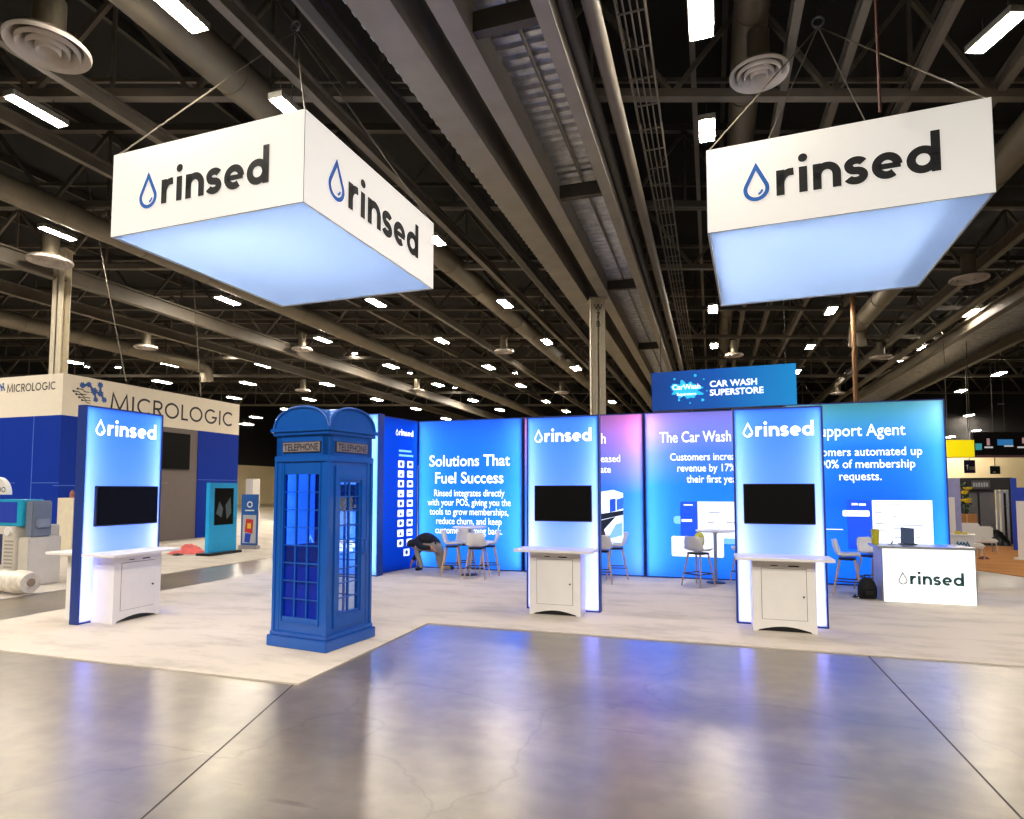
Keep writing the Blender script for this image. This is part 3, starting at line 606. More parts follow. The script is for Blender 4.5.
# ================================================================== HANGING SIGNS
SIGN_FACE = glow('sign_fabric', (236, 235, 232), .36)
SIGN_UNDER = fabric('sign_underside', [(0, (132, 160, 210)), (1, (132, 160, 210))])  # blue light reflected from the booth is put into this fabric colour
def hanging_sign(u0, u1, v0, v1, zb, h, label, faces, ringpx, turn=0):
    P = W(u0, v0, zb); w, d = u1 - u0, v1 - v0
    o = thing('hanging_sign', label, 'hanging sign', P, -PSI - turn)
    e = .025; b = MB()
    for x in (0, w - e):
        for y in (0, d - e): b.box(x, x + e, y, y + e, 0, h)
    for z in (0, h - e):
        for y in (0, d - e): b.box(e, w - e, y, y + e, z, z + e)
        for x in (0, w - e): b.box(x, x + e, e, d - e, z, z + e)
    b.build('frame', M_ALU, o)
    q = .004
    fr = MB().add([(q, -.003, q), (w - q, -.003, q), (w - q, -.003, h - q), (q, -.003, h - q)], [(0, 1, 2, 3)]).build('side_fabric', SIGN_FACE, o)
    sd = {}
    for nm, vs in (('r', [(w + .003, q, q), (w + .003, d - q, q), (w + .003, d - q, h - q), (w + .003, q, h - q)]), ('l', [(-.003, d - q, q), (-.003, q, q), (-.003, q, h - q), (-.003, d - q, h - q)]), ('b', [(w - q, d + .003, q), (q, d + .003, q), (q, d + .003, h - q), (w - q, d + .003, h - q)])):
        sd[nm] = MB().add(vs, [(0, 1, 2, 3)]).build('side_fabric', SIGN_FACE, o)
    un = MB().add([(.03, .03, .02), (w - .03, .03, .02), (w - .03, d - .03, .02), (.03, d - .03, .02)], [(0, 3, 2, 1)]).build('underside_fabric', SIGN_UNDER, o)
    area(o, (w * .58, d * .5, h * .82), (0, 0, 0), 2.0, 2.0, 7, (.8, .9, 1), 'sign_lamp')
    k = h / 1.2
    wordmark(fr, *faces[0], BLACK_TEXT, DROP_BLUE, y=-.008, w=.29)
    if len(faces) > 1:
        # the second face turns the corner: lay it out in its own frame
        ax = bpy.data.objects.new('side_print', None); COL.objects.link(ax); ax.parent = sd['r']; ax.location = (w + .003, 0, 0); ax.rotation_euler = (0, 0, R(90))
        wm = wordmark(ax, *faces[1], BLACK_TEXT, DROP_BLUE, y=-.008, w=.29)
        for ch in list(ax.children):
            M = Matrix.Translation((w + .003, 0, 0)) @ Matrix.Rotation(R(90), 4, 'Z'); ch.data.transform(M); ch.parent = sd['r']
        bpy.data.objects.remove(ax)
    # bridle cables to one hoist ring
    C = Matrix.Translation(P) @ Matrix.Rotation(-PSI - turn, 4, 'Z') @ Vector((w / 2, d / 2, 0)); zr = zat(ringpx[0], ringpx[1], C)
    rg = thing('sling_bridle', label.replace('hanging sign', 'sign') and ('wire sling with hoist ring above the ' + ('square sign near the phone booth' if u0 < -2 else 'sign over the reception side')), 'cable', Vector((C.x, C.y, zr)), -PSI - turn)
    b = MB(); b.tube([(.09 * math.cos(2 * math.pi * i / 16), 0, .09 * math.sin(2 * math.pi * i / 16)) for i in range(17)], .018, 8); b.build('hoist_ring', M_ALU, rg)
    for sx in (-1, 1):
        for sy in (-1, 1): MB().tube([(0, 0, -.09), (sx * w / 2 * .98, sy * d / 2 * .98, zb + h + .01 - zr)], .012, 6).build('cable', M_STEEL, rg)
    MB().tube([(0, 0, .1), (0, 0, 11.35 - zr)], .02, 8).build('hoist_chain', M_STEEL_D, rg)
    return o
hanging_sign(-8.57, -5.07, 6.86, 10.66, 5.4, 1.28, 'square white hanging sign over the phone booth, word and drop on two faces', [(.58, .36, 2.38), (.53, .36, 2.68)], (293, 26), R(1.6))
hanging_sign(.02, 3.55, 9.46, 13.45, 5.4, 1.27, 'white hanging sign over the tower nearest the reception desk', [(.52, .40, 2.46)], (818, 22), R(3.4))
# blue hanging banner
P0 = at(653, 411, 4.9); ub, vb = uv(P0)
# keep it across the hall
sc_ = 20 / P0.y; 
PB = W(*uv(at(652, 411, 4.4)), 4.4)
wbn = 4.72; hb = zat(653, 373, PB) - 4.4
bn = thing('hanging_banner', 'blue hanging banner with a cyan splash mark above the lavender topped panel', 'hanging sign', PB, ROTU - R(4))
fb = fabric('print_banner', [(0, (8, 60, 160)), (.5, (10, 84, 190)), (1, (16, 130, 220))], 'X')
b = MB(); b.box(0, wbn, .02, .4, 0, hb); b.build('frame', M_NAVY, bn)
fbm = glow('banner_left', (10, 74, 168), .5)
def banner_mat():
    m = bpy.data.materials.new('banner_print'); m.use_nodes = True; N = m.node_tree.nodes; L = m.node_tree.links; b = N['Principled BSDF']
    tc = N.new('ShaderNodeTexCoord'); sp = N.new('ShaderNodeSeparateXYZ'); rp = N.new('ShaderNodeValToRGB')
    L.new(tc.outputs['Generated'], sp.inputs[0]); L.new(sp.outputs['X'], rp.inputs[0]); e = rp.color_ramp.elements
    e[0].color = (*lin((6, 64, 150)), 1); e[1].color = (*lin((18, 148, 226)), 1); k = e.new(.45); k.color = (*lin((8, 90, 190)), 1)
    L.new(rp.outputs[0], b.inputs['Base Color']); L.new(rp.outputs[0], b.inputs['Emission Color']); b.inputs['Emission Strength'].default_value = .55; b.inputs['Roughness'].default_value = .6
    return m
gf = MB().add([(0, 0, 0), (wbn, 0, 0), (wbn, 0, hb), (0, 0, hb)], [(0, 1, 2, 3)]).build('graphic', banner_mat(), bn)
text('CAR WASH\nSUPERSTORE', .30, wbn * .42, hb * .54, gf, WHITE_TEXT, align='LEFT', bold=.022, y=-.01)
spl = []
for i in range(60):
    a = 2 * math.pi * i / 60; r = 1 + .28 * math.sin(5 * a + 1) * math.sin(3 * a) + .16 * math.sin(11 * a)
    spl.append((wbn * .255 + .46 * r * math.cos(a), hb * .5 + .30 * r * math.sin(a)))
CY_ = glow('print_cyan', (40, 190, 240), .8)
b = MB(); b.flat(spl, -.004)
for x, z, r in ((.17, .8, .04), (.32, .86, .05), (.15, .6, .05), (.37, .22, .05), (.2, .25, .04), (.38, .75, .03), (.4, .45, .025), (.28, .16, .03)): b.disc(wbn * x, hb * z, r, -.0045)
b.build('splash', CY_, gf)
text('CarWash', .25, wbn * .255, hb * .52, gf, WHITE_TEXT, bold=.015, y=-.012); text('Superstore', .15, wbn * .255, hb * .36, gf, WHITE_TEXT, bold=.015, y=-.012, name='lettering')
b = MB()
for x in (.3, wbn - .3): b.tube([(x, .2, hb), (x, .2, 11.3 - 4.4)], .015, 6)
b.build('cable', M_STEEL_D, bn)

# ================================================================== PHONE BOOTH
PB_BLUE = mat('booth_blue_paint', (9, 84, 176), .32, var=.04, coat=.3)
PB_DARK = mat('booth_blue_trim', (10, 78, 172), .35, var=.04, coat=.3)
GLASS = glass('clear_glass', (236, 244, 255), .05)
GLASS_B = glass('blue_tinted_glass', (160, 200, 252), .06)
def phone_booth():
    P = (W(-4.40, 5.30) + W(-3.54, 6.18)) / 2; P.z = Z0
    ro_ = -PSI - R(7); nc = at(325.5, 655, 0); P = nc + Matrix.Rotation(ro_, 3, 'Z') @ Vector((-.39, .39, 0)); P.z = Z0
    o = thing('telephone_booth', 'blue telephone booth with domed roof standing at the carpet corner', 'telephone booth', P, ro_)
    a = .345; h = 2.14; TP = 1.87
    MB().slab([(-a - .045, -a - .045), (a + .045, -a - .045), (a + .045, a + .045), (-a - .045, a + .045)], 0, .11).box(-a - .025, a + .025, -a - .025, a + .025, .11, .15).build('plinth', PB_BLUE, o, bevel=.008)
    b = MB()
    for sx in (-1, 1):
        for sy in (-1, 1):
            x0, x1 = sorted((sx * a, sx * (a - .075))); y0, y1 = sorted((sy * a, sy * (a - .075))); b.box(x0, x1, y0, y1, .15, h)
            x0, x1 = sorted((sx * (a + .012), sx * (a - .02))); y0, y1 = sorted((sy * (a + .012), sy * (a - .02))); b.box(x0, x1, y0, y1, .15, TP)
    b.build('corner_post', PB_BLUE, o)
    b = MB(); b.box(-a, a, -a, a, TP + .06, h); b.box(-a - .015, a + .015, -a - .015, a + .015, TP, TP + .06); b.build('header', PB_BLUE, o, bevel=.004)
    MB().box(-a - .03, a + .03, -a - .03, a + .03, h, h + .035).box(-a - .05, a + .05, -a - .05, a + .05, h + .035, h + .075).build('cornice', PB_BLUE, o, bevel=.006)
    # domed roof: square dome of two crossing segmental vaults
    zc = h + .075; rise = .215; n = 20; r = a + .02
    def hz(t): return rise * math.sqrt(max(0, 1 - (abs(t) / r) ** 2.2))
    b = MB(); vs = []; fs = []
    for i in range(n + 1):
        for j in range(n + 1):
            x, y = -r + 2 * r * i / n, -r + 2 * r * j / n
            vs.append((x, y, zc + max(hz(x), hz(y)) if abs(abs(x) - r) > 1e-6 or abs(abs(y) - r) > 1e-6 else zc))
    for i in range(n):
        for j in range(n): fs.append((i * (n + 1) + j, (i + 1) * (n + 1) + j, (i + 1) * (n + 1) + j + 1, i * (n + 1) + j + 1))
    b.add(vs, fs)
    for s_ in (-1, 1):                                   # the four gable ends
        prof = [(-r + 2 * r * i / n) for i in range(n + 1)]
        b.add([(p, s_ * r, zc) for p in prof] + [(p, s_ * r, zc + hz(p)) for p in prof], [(i, i + 1, n + 2 + i, n + 1 + i) for i in range(n)])
        b.add([(s_ * r, p, zc) for p in prof] + [(s_ * r, p, zc + hz(p)) for p in prof], [(i, i + 1, n + 2 + i, n + 1 + i) for i in range(n)])
    rf = b.build('domed_roof', PB_BLUE, o)
    b = MB()
    for s_ in (-1, 1):
        pts = [(-r + 2 * r * i / 24, zc + hz(-r + 2 * r * i / 24)) for i in range(25)]
        b.tube([(p, s_ * (r + .004), z) for p, z in pts], .014, 8); b.tube([(s_ * (r + .004), p, z) for p, z in pts], .014, 8)
    b.build('roof_rib', PB_BLUE, rf, smooth=True)
    # four sides; each laid out facing -y then turned
    def side(k, cols, x0, x1, z0, z1, rows, gm, door=False, solid=0):
        M = Matrix.Rotation(k * math.pi / 2, 4, 'Z')
        nm = 'door' if door else 'side_panel'
        b = MB(); y0, y1 = -a + .005, -a + .05; i0 = a - .075
        b.box(-i0, x0, y0, y1, .15, TP); b.box(x1, i0, y0, y1, .15, TP); b.box(x0, x1, y0, y1, .15, z0); b.box(x0, x1, y0, y1, z1, TP)
        if door: b.box(-i0 + .03, x0 - .03, y0 - .015, y0, .2, TP - .04); b.box(x1 + .03, i0 - .03, y0 - .015, y0, .2, TP - .04); b.box(x0 - .03, x1 + .03, y0 - .015, y0, .2, z0 - .03); b.box(x0 - .03, x1 + .03, y0 - .015, y0, z1 + .03, TP - .04)
        else: b.box(-i0 + .02, -i0 + .035, y0 - .012, y0, .25, TP - .02); b.box(i0 - .035, i0 - .02, y0 - .012, y0, .25, TP - .02); b.box(-i0 + .02, i0 - .02, y0 - .012, y0, .235, .25)
        b.v = [tuple(M @ Vector(p)) for p in b.v]; d = b.build(nm, PB_BLUE, o)
        b = MB(); ym = -a + .02
        for c in range(1, cols): x = x0 + (x1 - x0) * c / cols; b.box(x - .008, x + .008, ym - .012, ym + .012, z0, z1)
        for c in range(1, rows): z = z0 + (z1 - z0) * c / rows; b.box(x0, x1, ym - .010, ym + .010, z - .006, z + .006)
        b.v = [tuple(M @ Vector(p)) for p in b.v]; b.build('glazing_bars', PB_BLUE, d)
        zs = z0
        if solid:
            b = MB().box(x0, x1, ym + .013, ym + .022, z0, solid); b.v = [tuple(M @ Vector(p)) for p in b.v]; b.build('lower_board', mat('booth_blue_board', (20, 112, 186), .5), d); zs = solid
        b = MB().box(x0, x1, ym + .002, ym + .006, z0, z1); b.v = [tuple(M @ Vector(p)) for p in b.v]; b.build('pane', gm, d)
        if door:
            b = MB(); b.tube([(x1 + .05, y0 - .015, .92), (x1 + .05, y0 - .05, .92), (x1 + .05, y0 - .05, 1.06), (x1 + .05, y0 - .015, 1.06)], .010, 8); b.v = [tuple(M @ Vector(p)) for p in b.v]; b.build('handle', PB_DARK, d)
    side(0, 3, -.235, .235, .30, 1.74, 8, GLASS_B, solid=.80)
    side(1, 2, -.155, .145, .34, 1.66, 9, GLASS, door=True)
    side(2, 2, -.25, .25, .25, 1.76, 8, GLASS)
    side(3, 1, -.25, .25, .25, 1.76, 1, GLASS, solid=1.0)
    MB().box(-a + .05, a - .05, -a + .05, a - .05, .15, .17).build('booth_floor', PB_DARK, o)
    sg = mat('sign_plate', (128, 120, 126), .5); fr = mat('sign_dark', (46, 44, 54), .5)
    for k in range(4):
        M = Matrix.Rotation(k * math.pi / 2, 4, 'Z')
        b = MB(); b.box(-.25, .25, -a - .014, -a - .0005, TP + .095, TP + .205); b.v = [tuple(M @ Vector(p)) for p in b.v]; pl = b.build('sign_plate', fr, o)
        b = MB(); b.box(-.243, .243, -a - .018, -a - .0145, TP + .103, TP + .197); b.v = [tuple(M @ Vector(p)) for p in b.v]; b.build('sign_face', sg, pl)
        t = text('TELEPHONE', .10, 0, TP + .114, pl, mat('sign_letters', (22, 22, 30), .5), y=-a - .020, bold=.012, sx=.84); t.data.transform(M)
phone_booth()

# ================================================================== STOOLS, TABLES
def make_stool(P, rot, label):
    o = thing('bar_stool', label, 'bar stool', P, rot, 'white bar stools')
    # shell: seat and back in one curved surface, front faces -y
    prof = [(-.19, .555), (-.17, .575), (-.08, .568), (.03, .560), (.10, .572), (.15, .625), (.175, .70), (.19, .79), (.195, .815)]
    wid = [.15, .185, .20, .205, .20, .19, .18, .155, .11]; n = 9; vs = []
    for i, ((y, z), w) in enumerate(zip(prof, wid)):
        for j in range(n):
            t = -1 + 2 * j / (n - 1); lift = .035 * abs(t) ** 3 * (1 if i < 5 else .2); fwd = -.06 * abs(t) ** 2.2 * (1 if i > 4 else 0)
            vs.append((w * t, y + fwd, z + lift))
    b = MB(); b.add(vs, [(i * n + j, i * n + j + 1, (i + 1) * n + j + 1, (i + 1) * n + j) for i in range(len(prof) - 1) for j in range(n - 1)])
    sh = b.build('seat_shell', M_SHELL, o, smooth=True); md = sh.modifiers.new('t', 'SOLIDIFY'); md.thickness = .018; md.offset = -1
    MB().box(-.14, .14, -.14, .10, .515, .545).build('seat_base', M_BLACK, o, bevel=.01)
    for sx in (-1, 1):
        for sy in (-1, 1): MB().tube([(sx * .12, sy * .10 - .02, .53), (sx * .19, sy * .19 - .01, 0)], [.017, .011], 8).build('leg', M_WOOD, o)
    q = .165; b = MB(); pts = [(-q, -q - .01, .2), (q, -q - .01, .2), (q, q - .01, .2), (-q, q - .01, .2)]
    for i in range(4): b.tube([pts[i], pts[(i + 1) % 4]], .010, 8)
    b.build('footrest', M_BLACK, o)
    return o
def gp(px, py): p = at(px, py, Z0); p.z = Z0 + .005; return p
ST = make_stool(gp(451, 575.3) , R(90), 'white bar stool nearest the kneeling person, facing the round table')
copy_thing(ST, gp(465.5, 572.3), R(5), 'white bar stool on the wall side of the round table by the solutions panel')
copy_thing(ST, gp(477, 578.5), R(180) - R(12), 'white bar stool with rounded back toward the viewer at the solutions table')
copy_thing(ST, gp(490, 575), R(-90), 'white bar stool facing the kneeling person across the solutions table')
copy_thing(ST, gp(601, 583), R(170), 'front one of two white bar stools half hidden by the middle light tower')
copy_thing(ST, gp(618, 578.5), R(-100), 'rear one of two white bar stools half hidden by the middle light tower')
YS = copy_thing(ST, gp(698, 586), R(125), 'white bar stool with a yellow cushion under the lavender topped panel')
copy_thing(ST, gp(747, 584.5), R(-80), 'white bar stool cut off by the tower nearest the reception desk')
copy_thing(ST, gp(847, 594), R(60), 'white bar stool in the open before the support agent panel')
copy_thing(ST, gp(873, 590), R(20), 'white bar stool tucked behind the reception desk')
def make_table(P, label):
    o = thing('bar_table', label, 'table', P, 0, 'round bar tables')
    MB().lathe([(0, .865), (.31, .865), (.325, .875), (.325, .885), (.31, .892), (0, .892)], 36).build('table_top', M_WHITE, o, smooth=True)
    MB().lathe([(.028, .02), (.028, .82), (.06, .864), (0, .864)], 16).build('post', M_ALU, o, smooth=True)
    MB().lathe([(0, .03), (.04, .03), (.15, .012), (.16, 0), (0, 0)], 28).build('base', M_BLACK, o, smooth=True)
    return o
TB = make_table(gp(469.5, 575), 'round white bar table among four stools by the solutions panel')
copy_thing(TB, gp(716, 583), 0, 'round white bar table beneath the printed screenshots of the lavender panel')
cu = thing('cushion', 'yellow and white patterned cushion lying on the bar stool by the lavender panel', 'cushion', gp(700, 586) + Vector((0, 0, .625)), R(35))
b = MB(); b.lathe([(0, -.03), (.1, -.028), (.14, 0), (.1, .028), (0, .03)], 20); 
b.v = [(p[0], p[2], p[1] + .12) for p in b.v]; b.build('cushion_cover', mat('yellow_fabric', (226, 222, 90), .9, var=.2), cu, smooth=True)
b = MB(); b.box(-.05, .05, -.036, -.026, .07, .17); b.build('white_patch', mat('patch', (240, 240, 235), .9), cu)
# ================================================================== RECEPTION
RC = W(2.30, 10.12, Z0)
o = thing('reception_desk', 'white glowing reception desk with the dark green word and drop', 'desk', RC, ROTU)
w, d, h = 1.14, .50, .78
b = MB(); b.box(0, w, .02, d, 0, h - .03); b.build('body', mat('desk_side', (206, 206, 216), .5), o)
fr = MB().box(.01, w - .012, 0, .02, .0, h - .03).build('front_panel', glow('desk_front', (250, 252, 252), .78), o)
b = MB(); b.box(w - .012, w, -.002, .02, 0, h - .03); b.box(0, .01, -.002, .02, 0, h - .03); b.build('edge_trim', M_ALU, o)
MB().box(-.06, w + .01, -.015, d + .02, h - .03, h).build('desk_top', M_ALU, o)
wordmark(fr, .20, .255, .80, mat('green_print', (24, 78, 84), .6), mat('grey_print', (176, 186, 190), .6), y=-.004, w=.29)
L = Matrix.Translation(RC) @ Matrix.Rotation(ROTU, 4, 'Z')
t = thing('tumbler', 'yellow tumbler standing on the reception desk', 'cup', L @ Vector((-.0, .34, h)), 0)
MB().lathe([(0, 0), (.045, 0), (.055, .2), (.05, .2), (.045, .01), (0, .01)], 20).build('cup_body', mat('yellow_cup', (206, 196, 40), .4), t, smooth=True)
MB().lathe([(0, .201), (.056, .201), (.056, .218), (0, .222)], 20).build('lid', mat('yellow_lid', (178, 168, 34), .4), t, smooth=True)
t = thing('tablet', 'dark blue tablet leaning upright on the reception desk', 'tablet', L @ Vector((.42, .36, h + .014)), ROTU)
M_ = Matrix.Rotation(R(-14), 4, 'X') @ Matrix.Rotation(R(5), 4, 'Y')
b = MB(); b.box(-.085, .085, -.008, .008, 0, .235, M_); b.build('case', mat('tablet_case', (20, 62, 112), .5), t)
b = MB(); b.box(-.10, .12, -.02, .09, -.012, .0); b.build('stand', M_BLACK, t)
t = thing('phone_stand', 'small grey device lying beside the yellow tumbler', 'device', L @ Vector((.20, .30, h)), ROTU)
b = MB(); b.box(-.05, .05, -.03, .03, 0, .012); b.build('device_base', M_ALU, t); b = MB(); b.bar((0, 0, .012), (.02, .02, .05), .012); b.build('device_arm', M_BLACK, t)
bg = thing('backpack', 'black backpack on the carpet beside the reception desk', 'bag', gp(867.5, 598.5), R(-10)); bg.scale = (.8, .8, .8)
b = MB(); n = 16
for i, (z, rx, ry) in enumerate(((0, .13, .09), (.05, .15, .11), (.2, .15, .11), (.3, .12, .09), (.36, .07, .06), (.37, .0, .0))): 
    b.v += [(rx * math.copysign(abs(math.cos(2 * math.pi * k / n)) ** .6, math.cos(2 * math.pi * k / n)), ry * math.copysign(abs(math.sin(2 * math.pi * k / n)) ** .6, math.sin(2 * math.pi * k / n)), z) for k in range(n)]
for i in range(5):
    for k in range(n): b.f.append([i * n + k, i * n + (k + 1) % n, (i + 1) * n + (k + 1) % n, (i + 1) * n + k]); b.mi.append(0)
b.build('bag_body', mat('black_cloth', (16, 15, 17), .85), bg, smooth=True)
MB().tube([(-.04, 0, .36), (-.04, 0, .42), (.04, 0, .42), (.04, 0, .36)], .01, 8).build('carry_loop', MATS['black_cloth'], bg)
MB().tube([(-.13, -.05, .06), (-.2, -.08, .03), (-.26, -.04, .02), (-.2, .0, .05)], .014, 8).build('strap', MATS['black_cloth'], bg)
MB().box(-.10, .10, -.135, -.10, .05, .17).build('front_pocket', MATS['black_cloth'], bg, bevel=.02)

# ================================================================== PERSON
def person():
    P = gp(427, 570.7); 
    V = [(.20, 0, .43), (.09, 0, .53), (-.04, 0, .585), (-.15, -.01, .54), (-.21, -.02, .50), (-.27, -.03, .455), (-.31, -.03, .43)]
    Rr = [.125, .145, .15, .105, .055, .085, .06]; E = [(0, 1), (1, 2), (2, 3), (3, 4), (4, 5), (5, 6)]; K = ['t', 'j', 'j', 'j', 's', 'h', 'h']
    def chain(root, pts):
        last = root
        for p, r, k in pts:
            V.append(p); Rr.append(r); K.append(k); E.append((last, len(V) - 1)); last = len(V) - 1
        return last
    chain(0, [((.14, -.11, .42), .095, 't'), ((-.02, -.13, .43), .08, 't'), ((-.17, -.13, .42), .065, 't'), ((-.11, -.13, .24), .05, 't'), ((-.05, -.13, .09), .04, 't'), ((-.06, -.13, .045), .042, 'o'), ((-.18, -.13, .03), .03, 'o')])
    chain(0, [((.22, .09, .38), .095, 't'), ((.22, .09, .22), .08, 't'), ((.22, .09, .075), .06, 't'), ((.33, .09, .06), .05, 't'), ((.42, .09, .055), .038, 't'), ((.46, .09, .06), .042, 'o'), ((.49, .09, .03), .03, 'o')])
    def hand(w, d, s):
        d = Vector(d).normalized(); side = d.cross(Vector((0, 0, 1))).normalized(); up = side.cross(d)
        pts = []
        for i, (o_, l) in enumerate(((-.026, .058), (-.009, .068), (.009, .064), (.026, .050))):
            base = len(V); 
            last = w
            for q, (f, dr) in enumerate(((.06, 0), (.06 + l * .55, -.006), (.06 + l, -.024))):
                p = Vector(V[w]) + d * f + side * o_ + up * dr; V.append(tuple(p)); Rr.append(.0095 if q else .012); K.append('s'); E.append((last, len(V) - 1)); last = len(V) - 1
        p = Vector(V[w]) + d * .02 + side * .035 * s; V.append(tuple(p)); Rr.append(.011); K.append('s'); E.append((w, len(V) - 1))
        p = p + d * .035 + side * .018 * s - up * .01; V.append(tuple(p)); Rr.append(.009); K.append('s'); E.append((len(V) - 2, len(V) - 1))
    e = chain(3, [((-.13, -.17, .53), .075, 'j'), ((.01, -.27, .44), .055, 'j'), ((.13, -.22, .44), .042, 'j'), ((.165, -.20, .435), .03, 's')]); hand(e, (.8, .15, -.5), 1)
    e = chain(3, [((-.16, .14, .50), .07, 'j'), ((-.25, .19, .33), .05, 'j'), ((-.33, .12, .18), .04, 'j'), ((-.345, .10, .145), .028, 's')]); hand(e, (-.35, -.2, -.9), -1)
    me = bpy.data.meshes.new('person'); me.from_pydata(V, E, []); ob = bpy.data.objects.new('person', me); COL.objects.link(ob)
    bpy.context.view_layer.objects.active = ob
    md = ob.modifiers.new('s', 'SKIN'); md.use_smooth_shade = True
    for i, sv in enumerate(me.skin_vertices[0].data): sv.radius = (Rr[i], Rr[i]); sv.use_root = (i == 0)
    sb = ob.modifiers.new('d', 'SUBSURF'); sb.levels = sb.render_levels = 2
    bpy.context.view_layer.update()
    m2 = bpy.data.meshes.new_from_object(ob.evaluated_get(bpy.context.evaluated_depsgraph_get()))
    bpy.data.objects.remove(ob)
    mats = {'j': mat('navy_jacket', (18, 20, 34), .85), 't': mat('khaki_cloth', (146, 136, 118), .85), 's': mat('skin', (196, 128, 106), .55), 'h': mat('skin', (196, 128, 106), .55), 'o': mat('dark_shoe', (26, 24, 26), .6)}
    keys = list(mats); m2.materials.clear()
    for k in keys: m2.materials.append(mats[k])
    for p in m2.polygons:
        best = None
        for a_, b_ in E:
            A, B = Vector(V[a_]), Vector(V[b_]); ab = B - A; t = max(0, min(1, (p.center - A).dot(ab) / max(1e-9, ab.length_squared)))
            dd = (p.center - A - ab * t).length - (Rr[a_] * (1 - t) + Rr[b_] * t)
            if best is None or dd < best[0]: best = (dd, K[b_] if t > .5 else K[a_] if not (K[a_] == 't' and K[b_] == 'j') else K[b_] if t > .3 else 't')
        p.material_index = keys.index(best[1]); p.use_smooth = True
    body = bpy.data.objects.new('person', m2); COL.objects.link(body); body.location = P + Vector((0, .0, 0)); body.rotation_euler = (0, 0, -PSI); body.scale = (1.07, 1.0, 1.07)
    tag(body, 'person in a dark jacket and khaki trousers crouching bent over at the return wall', 'person')
    b = MB(); 
    for i in range(9):
        th = math.pi * i / 8
        for k in range(14):
            ph = 2 * math.pi * k / 14; b.v.append((-.285 + .112 * math.sin(th) * math.cos(ph), -.03 + .098 * math.sin(th) * math.sin(ph), .468 + .098 * math.cos(th)))
    for i in range(8):
        for k in range(14): b.f.append([i * 14 + k, i * 14 + (k + 1) % 14, (i + 1) * 14 + (k + 1) % 14, (i + 1) * 14 + k]); b.mi.append(0)
    b.f = [f for f in b.f if sum(b.v[i][2] for i in f) / 4 > .43]; b.mi = [0] * len(b.f)
    b.build('hair', mat('dark_hair', (22, 18, 18), .8), body, smooth=True)
person()

# ================================================================== NEIGHBOUR BOOTH (blue and white)
NB_BLUE = mat('royal_blue_laminate', (6, 46, 150), .6, var=.03, spec=.15); NB_CREAM = mat('cream_fascia', (226, 216, 198), .6, var=.02); NB_GREY = mat('taupe_panel', (104, 94, 92), .6, var=.03)
hb_ = 4.63; zf = zat(62, 415, W(-15.9, 11.72, 0))
PN = W(-16.1, 11.72, Z0)
nb = thing('exhibition_booth', 'tall blue walled booth with cream fascia bearing thin black capitals', 'booth', PN, -PSI)
LN = 6.38
b = MB(); b.box(-.2, 0, 0, LN, zf, hb_); b.box(-14, -.2, 0, .2, zf, hb_); b.box(-14, -.2, LN - .2, LN, zf, hb_); b.build('fascia', NB_CREAM, nb)
fa = nb.children[0]
# right side wall (faces +x), front wall (faces -y)
wl_ = MB(); wl_.box(-.2, 0, .0, 2.0, 0, zf); wl_.box(-.2, 0, 4.55, LN, 0, zf); wl_.box(-14, -.2, 0, .2, 0, zf)
wl_.build('blue_wall', NB_BLUE, nb)
b = MB(); b.box(-.2, -.02, 2.0, 4.55, 0, zf); b.build('grey_wall', NB_GREY, nb)
seam = mat('panel_seam', (70, 110, 200), .5)
b = MB()
b.box(.0, .006, .0, 2.0, 1.68, 1.70); b.box(0, .006, 4.55, LN, 1.9, 1.915); b.box(-.2, .0, -.006, 0, 1.68, 1.70) 
for x in (-1.0, -2.6, -4.2): b.box(x, x + .02, -.006, 0, 0, 1.75 if x != -1.0 else zf)
b.box(-1.0, 0, -.006, 0, 1.75, 1.77); b.box(-4.2, -1.6, -.006, 0, 1.75, 1.77); b.build('wall_seam', seam, nb)
b = MB(); b.box(-.02, -.014, 3.05, 3.07, .2, 1.75); b.box(-.02, -.014, 2.75, 3.4, 1.78, 1.80); b.build('grey_seam', mat('grey_seam', (130, 120, 118), .6), nb)
BLK = mat('fascia_letters', (30, 30, 34), .5)
ax = bpy.data.objects.new('tmp', None); COL.objects.link(ax)
h2 = .50; zc_ = 3.80
wdt = capitals(ax, 1.35, zc_, h2, BLK, squeeze=1.09, w=.13)
Mr = Matrix.Translation((0, 0, 0)) @ Matrix.Rotation(R(90), 4, 'Z')
for ch in list(ax.children): ch.data.transform(Mr); ch.parent = fa
wdt2 = capitals(fa, -2.07, 4.21, .215, BLK, squeeze=.98, w=.14)
